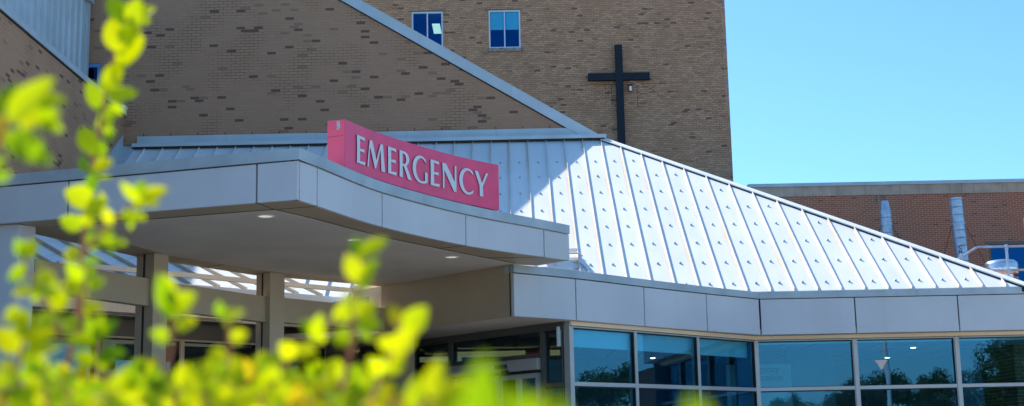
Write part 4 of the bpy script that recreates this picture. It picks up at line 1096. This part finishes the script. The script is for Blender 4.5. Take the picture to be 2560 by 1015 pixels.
TL = [(2, -42, 0, .6), (8, -44, 2, .7), (14, -41, 0, .52), (18, -43, 2, .62), (21.5, -40, 0, .66), (24.5, -44, 2, .88), (27.5, -41, 0, .74), (30.5, -38, 1, .80), (34, -41, 1, .92), (38, -38, 1, .9), (16, -50, 2, .6), (19.5, -49, 0, .6), (23, -50, 2, .7), (26, -48, 0, .7), (29, -49, 2, .75), (32, -46, 0, .8), (12, -50, 0, .5), (8, -51, 2, .55), (36, -46, 2, .9), (45, 25, 0, .6), (45, 20, 2, .6), (45, 29, 2, .66), (-6, -44, 1, .6), (-14, -42, 0, .7),
      (45, 31, 0, .62), (46, 27, 2, .78), (46, 22.5, 0, .70), (47, 18, 2, .74), (46, 12, 0, .68), (45, 6, 1, .6), (49, 36, 2, .8), (47, 0, 2, .8), (42, -14, 1, .8), (-34, 6, 1, 1), (-36, 14, 0, 1), (-34, -4, 1, 1), (-32, -14, 0, 1)]
ORD = ['first', 'second', 'third', 'fourth', 'fifth', 'sixth', 'seventh', 'eighth', 'ninth', 'tenth', 'eleventh', 'twelfth', 'thirteenth', 'fourteenth', 'fifteenth', 'sixteenth', 'seventeenth', 'eighteenth', 'nineteenth', 'twentieth', 'twenty-first', 'twenty-second']
def side_(t): return 'behind' if t[1] < -20 else ('right' if t[0] > 0 else 'left')
for i, (x, y, k, s) in enumerate(TL):
    sd = side_((x, y)); peers = sorted([t for t in TL if side_(t) == sd], key=lambda t: (t[0] if sd == 'behind' else -t[1])); n_ = peers.index((x, y, k, s))
    where = {'behind': 'in the row mirrored by the right-hand glazing, from the left', 'right': 'in the row off to the right, from the building', 'left': 'off to the left, from the building'}[sd]
    tree(k, x, y, s, i * 1.3, f'{desc[k]} green tree, {ORD[n_]} {where}')
lpz = thing('lamp_post', 'white lamp post mirrored in the right-hand glazing', 'lamp post', (14.55, -6, GZ))
MB().tube([(14.55, -6, GZ), (14.55, -6, 7)], [.11, .07], 16).build('pole', M['pole'], lpz, smooth=True)
MB().box((14.1, -6.2, 7), (15.0, -5.8, 7.15)).build('lamp_head', M['pole'], lpz)
for i, z_ in enumerate((5.6, 6.4, 7.1)):
    m_ = MB(); m_.tube([(-40 + k * 8, -24, z_ + .4 * ((k - 6) / 6) ** 2) for k in range(13)], .03, 5)
    tag(m_.build('power_line', M['wire']), ['lowest', 'middle', 'highest'][i] + ' of three dark overhead wires mirrored in the glazing', 'wire', 'overhead wires')

# ================================================================ SHRUB in the foreground
shrub = thing('shrub', 'out-of-focus yellow-green leafy shrub close to the camera, lower left', 'shrub', (-.45, 1.2, GZ))
def dpt(px, py, D): r = sight(px, py); return r * (D / (r.y * cos(P) + r.z * sin(P)))
def leaf(m, base, dir_, nrm, L, W, rnd):
    """oval leaf with a fold along the midrib and a slight droop"""
    d = dir_.normalized(); s_ = d.cross(nrm).normalized(); n = s_.cross(d)
    rows = 6; mid = []; le = []; ri = []
    for i in range(rows + 1):
        t = i / rows; w = W * .5 * (sin(pi * (t ** .8)) ** .75 if 0 < t < 1 else 0) ; c = base + d * L * t + n * (-.12 * L * t * t)
        mid.append(c); le.append(c + s_ * w + n * w * .35); ri.append(c - s_ * w + n * w * .35)
    vs = mid + le + ri; k = rows + 1; fs = []
    for i in range(rows): fs += [(i, i + 1, k + i + 1, k + i), (i + 1, i, 2 * k + i, 2 * k + i + 1)]
    m.add(vs, fs)
def shoot(pts, D, size, n, seed, mat='leaf', spread=1.0, D1=None, tip=True):
    """a leafy shoot along image-measured points at distance D"""
    rnd = random.Random(seed); D1 = D1 or D
    q = [dpt(x, y, lerp(D, D1, i / max(1, len(pts) - 1))) for i, (x, y) in enumerate(pts)]
    st = MB(); mx = len(q) - 1
    st.tube(q, [lerp(.0022, .0010, i / mx) * D * 1.0 for i in range(len(q))], 7)
    br = st.build('branch', M['stem'], shrub, smooth=True)
    m = MB(); px = D / F
    for i in range(n):
        t = (i + rnd.uniform(.1, .9)) / n * mx; k = min(int(t), mx - 1); b = q[k].lerp(q[k + 1], t - k); ax = (q[k + 1] - q[k]).normalized()
        side_ = ax.cross(V((0, 1, 0))).normalized() * (1 if i % 2 else -1)
        dv = (ax * rnd.uniform(.1, .8) + side_ * rnd.uniform(.5, 1.1) * spread + V((0, rnd.uniform(-.6, .6), rnd.uniform(-.1, .3)))).normalized()
        nr = (V((rnd.uniform(-.6, .6), -1, rnd.uniform(-.1, .9)))).normalized()
        L = size * px * rnd.uniform(.7, 1.25); leaf(m, b, dv, nr, L, L * rnd.uniform(.5, .66), rnd)
    if tip:
        ax = (q[-1] - q[-2]).normalized()
        for k in range(3):
            dv = (ax + V((rnd.uniform(-.7, .7), rnd.uniform(-.3, .3), rnd.uniform(-.2, .4)))).normalized(); leaf(m, q[-1], dv, V((rnd.uniform(-.4, .4), -1, .3)), size * px * .8, size * px * .42, rnd)
    f_ = m.build('foliage', M[mat], br, smooth=True, fix=False)
def spray(stem, leaves, D, mat, seed):
    """one branch whose separate leaves are measured one by one: (base x, y, tip x, y, width)"""
    rnd = random.Random(seed); mx = len(stem) - 1
    q = [dpt(x, y, D) for x, y in stem]
    br = MB().tube(q, [lerp(.0020, .0009, i / mx) * D for i in range(len(q))], 7).build('branch', M['stem'], shrub, smooth=True)
    groups = {}
    for l in leaves:
        m = groups.setdefault(l[5] if len(l) > 5 else mat, MB()); bx, by, tx, ty, w = l[:5]
        d0_ = D + rnd.uniform(-.03, .03); b = dpt(bx, by, d0_); t = dpt(tx, ty, d0_ + rnd.uniform(-.015, .02)); d = t - b
        nr = V((rnd.uniform(-.35, .35), -1, rnd.uniform(-.1, .5))).normalized(); L = d.length
        leaf(m, b, d, nr, L * 1.04, w * D / F * 1.12, rnd)
        # younger, smaller leaves crowd the same node
        for j in range(2):
            d2 = (d.normalized() + V((rnd.uniform(-.9, .9), rnd.uniform(-.5, .5), rnd.uniform(-.8, .9)))).normalized(); L2 = L * rnd.uniform(.35, .6)
            leaf(m, b + V((0, rnd.uniform(0, .03), 0)), d2, V((rnd.uniform(-.5, .5), -1, rnd.uniform(-.3, .7))).normalized(), L2, L2 * rnd.uniform(.45, .6), rnd)
    for k, m in groups.items(): m.build('foliage', M[k], br, smooth=True, fix=False)
spray([(150, 1015), (190, 800), (205, 640), (215, 520), (228, 430), (240, 375), (252, 310), (262, 245), (282, 150), (305, 80), (335, -40)],
      [(320, 60, 268, -12, 46, 'leaf'), (335, 70, 345, -5, 50), (345, 45, 385, 12, 40), (300, 132, 276, 45, 54), (290, 152, 358, 92, 56), (300, 110, 345, 60, 46, 'leaf'), (265, 228, 302, 148, 44), (265, 242, 342, 230, 36),
       (262, 278, 216, 203, 42, 'leaf'), (245, 322, 300, 264, 48), (238, 388, 202, 314, 48, 'leaf'), (262, 345, 285, 325, 22, 'leaf'), (225, 438, 280, 394, 42), (222, 432, 197, 388, 28, 'leaf'), (222, 470, 240, 440, 30, 'leaf'),
       (240, 505, 162, 478, 56), (222, 540, 262, 500, 44), (208, 570, 150, 545, 40, 'leaf'), (205, 620, 250, 585, 34, 'leaf'), (205, 560, 240, 530, 36), (200, 650, 160, 620, 38), (198, 700, 240, 672, 34, 'leaf')], 1.45, 'leaf_y', 1)
spray([(-60, 420), (-10, 345), (35, 290), (80, 250), (110, 225)],
      [(0, 292, 42, 200, 60, 'leaf'), (20, 305, 122, 198, 66), (78, 256, 168, 246, 50, 'leaf'), (72, 272, 152, 326, 46, 'leaf'), (90, 225, 125, 195, 34, 'leaf_o'), (-40, 350, 12, 290, 50, 'leaf_o')], 1.0, 'leaf_y', 2)
spray([(-60, 400), (0, 345), (40, 340)], [(12, 335, 126, 402, 66, 'leaf'), (-30, 440, 8, 395, 40, 'leaf'), (-30, 330, 20, 330, 36, 'leaf_o')], 1.0, 'leaf', 3)
spray([(200, 640), (255, 580), (300, 535), (345, 500)], [(348, 502, 303, 458, 26), (350, 504, 418, 468, 42), (340, 492, 362, 452, 30, 'leaf'), (300, 540, 350, 545, 34, 'leaf'), (275, 560, 262, 520, 26), (330, 520, 370, 505, 22), (245, 606, 316, 606, 26, 'leaf'), (240, 590, 285, 575, 26, 'leaf')], 1.25, 'leaf_y', 4)
spray([(150, 840), (110, 740), (70, 680), (62, 640)], [(60, 652, 86, 596, 44), (62, 640, 40, 600, 30, 'leaf'), (32, 702, 66, 660, 36, 'leaf'), (142, 702, 76, 690, 42), (82, 732, 26, 724, 34), (120, 772, 172, 732, 60), (110, 740, 100, 690, 34, 'leaf'), (60, 780, 10, 800, 44), (140, 800, 80, 810, 48)], 1.12, 'leaf_y', 5)
spray([(200, 860), (205, 740), (220, 660)], [(200, 662, 256, 648, 24, 'leaf'), (215, 718, 262, 698, 30, 'leaf'), (205, 740, 165, 690, 40), (205, 700, 170, 660, 34, 'leaf'), (205, 780, 260, 760, 40), (200, 820, 150, 800, 44, 'leaf')], 1.2, 'leaf_y', 6)
spray([(400, 1000), (430, 860), (428, 780), (435, 720)], [(430, 792, 398, 688, 44, 'leaf'), (432, 772, 484, 738, 54), (425, 740, 415, 690, 34), (440, 820, 490, 800, 34), (420, 850, 380, 830, 40, 'leaf')], 1.1, 'leaf_y', 7)
spray([(560, 960), (575, 880), (570, 800)], [(562, 802, 608, 768, 44), (560, 792, 546, 756, 30, 'leaf'), (572, 850, 620, 830, 34), (570, 900, 520, 880, 42)], 1.1, 'leaf_y', 8)
spray([(850, 1000), (880, 860), (890, 760), (898, 690), (905, 640)],
      [(900, 642, 966, 596, 44), (900, 640, 884, 588, 34, 'leaf'), (896, 702, 868, 636, 44), (904, 692, 944, 652, 34, 'leaf'), (895, 720, 925, 700, 30, 'leaf'), (890, 760, 850, 735, 34), (888, 790, 940, 755, 46), (885, 770, 830, 800, 44), (888, 820, 950, 810, 50, 'leaf'), (880, 850, 830, 840, 44)], 1.1, 'leaf_y', 9)
spray([(930, 1000), (965, 920), (985, 860), (1005, 800)], [(1010, 832, 1066, 768, 56), (1002, 812, 974, 762, 34, 'leaf_o'), (985, 882, 1036, 818, 48), (985, 872, 945, 850, 40), (965, 930, 1010, 890, 48), (962, 930, 925, 900, 44)], 1.0, 'leaf_y', 10)
spray([(640, 1000), (720, 900), (800, 840), (850, 790)], [(802, 842, 752, 800, 40, 'leaf'), (790, 850, 800, 790, 36), (740, 890, 700, 860, 44), (740, 880, 790, 880, 40), (700, 930, 660, 880, 44, 'leaf')], 1.1, 'leaf_y', 11)
shoot([(1000, 1060), (1060, 1010), (1110, 990)], .85, 90, 5, 22, 'leaf_y')
shoot([(60, 1030), (40, 930), (60, 850)], 1.1, 96, 7, 24, 'leaf_y')
shoot([(330, 1020), (240, 920), (250, 850)], 1.15, 84, 6, 25, 'leaf')
# low dense mass across the bottom
rb_ = random.Random(5)
for i in range(36):
    x = -40 + i * 29 + rb_.uniform(-22, 22); h = rb_.uniform(0, 105) * (1.0 if x < 760 else .72)
    shoot([(x, 1150), (x + rb_.uniform(-20, 20), 1050), (x + rb_.uniform(-40, 40), 1015 - h * .5), (x + rb_.uniform(-60, 60), 1015 - h)], rb_.uniform(.9, 1.3), rb_.uniform(50, 78), 12, 100 + i, rb_.choice(['leaf', 'leaf', 'leaf_y', 'leaf_y', 'leaf_y'] if i % 4 != 2 else ['leaf_o'] if i % 3 else ['leaf']))
# very near blurred tips along the bottom right
spray([(1212, 1200), (1212, 1100), (1212, 1000)], [(1200, 1130, 1208, 905, 96), (1225, 1120, 1222, 930, 70)], .55, 'leaf', 31)
spray([(1320, 1200), (1318, 1100), (1312, 1040)], [(1318, 1130, 1290, 975, 70), (1318, 1120, 1350, 985, 60)], .55, 'leaf', 32)
spray([(1405, 1200), (1402, 1100), (1400, 1050)], [(1402, 1130, 1400, 985, 60)], .55, 'leaf', 33)
spray([(1745, 1200), (1748, 1100), (1748, 1060)], [(1748, 1130, 1730, 985, 70), (1748, 1130, 1775, 995, 60)], .55, 'leaf', 34)
# main stems down to the ground
mb = MB()
for x, D in ((150, 1.55), (480, 1.2), (820, 1.15), (60, 1.2), (330, 1.25)):
    a = dpt(x, 1010, D); mb.tube([a, a + V((.03, .05, -.35)), V((-.40 + (x - 400) * .0001, 1.25, GZ))], [.0035, .005, .008], 7)
mb.build('stem', M['stem'], shrub, smooth=True)

# ================================================================ LIGHT, SKY, CAMERA
sd_ = V((.44, -.48, -.76)).normalized()
sun = bpy.data.lights.new('sun', 'SUN'); sun.energy = 4.7; sun.angle = radians(.53); sun.color = (1, .955, .89)
so = bpy.data.objects.new('sun', sun); COL.objects.link(so); so.rotation_euler = sd_.to_track_quat('-Z', 'Y').to_euler(); so.location = (-20, 20, 40)
w = bpy.data.worlds.new('World'); sc.world = w; w.use_nodes = True
nt = w.node_tree; bg = nt.nodes['Background']
sky = nt.nodes.new('ShaderNodeTexSky'); sky.sky_type = 'NISHITA'; sky.sun_disc = False
sky.sun_elevation = math.asin(-sd_.z); sky.sun_rotation = math.atan2(-sd_.x, -sd_.y)
sky.air_density = 1.05; sky.dust_density = .8; sky.ozone_density = 1.6; sky.altitude = 200
nt.links.new(mixc(nt, 1.0, sky.outputs[0], (.51, .85, 1.06), 'MULTIPLY'), bg.inputs[0]); bg.inputs[1].default_value = .13
cam = bpy.data.cameras.new('camera'); co = bpy.data.objects.new('camera', cam); COL.objects.link(co); sc.camera = co
cam.sensor_width = 36; cam.lens = 36 * F / 2560; cam.clip_end = 1500; cam.clip_start = .05
upL = V((0, -sin(P), cos(P))); Fw = V((0, cos(P), sin(P))); X_ = V((1, 0, 0))
Rt = X_ * cos(RO) - upL * sin(RO); Up = X_ * sin(RO) + upL * cos(RO)
from mathutils import Matrix
co.matrix_world = Matrix((( Rt.x, Up.x, -Fw.x, 0), (Rt.y, Up.y, -Fw.y, 0), (Rt.z, Up.z, -Fw.z, 0), (0, 0, 0, 1)))
cam.dof.use_dof = True; cam.dof.focus_distance = 24; cam.dof.aperture_fstop = 4.6
sc.render.engine = 'CYCLES'
vs_ = sc.view_settings; vs_.view_transform = 'Standard'; vs_.look = 'None'; vs_.gamma = 1; vs_.exposure = 0.75
sc.cycles.max_bounces = 8; sc.cycles.transparent_max_bounces = 12
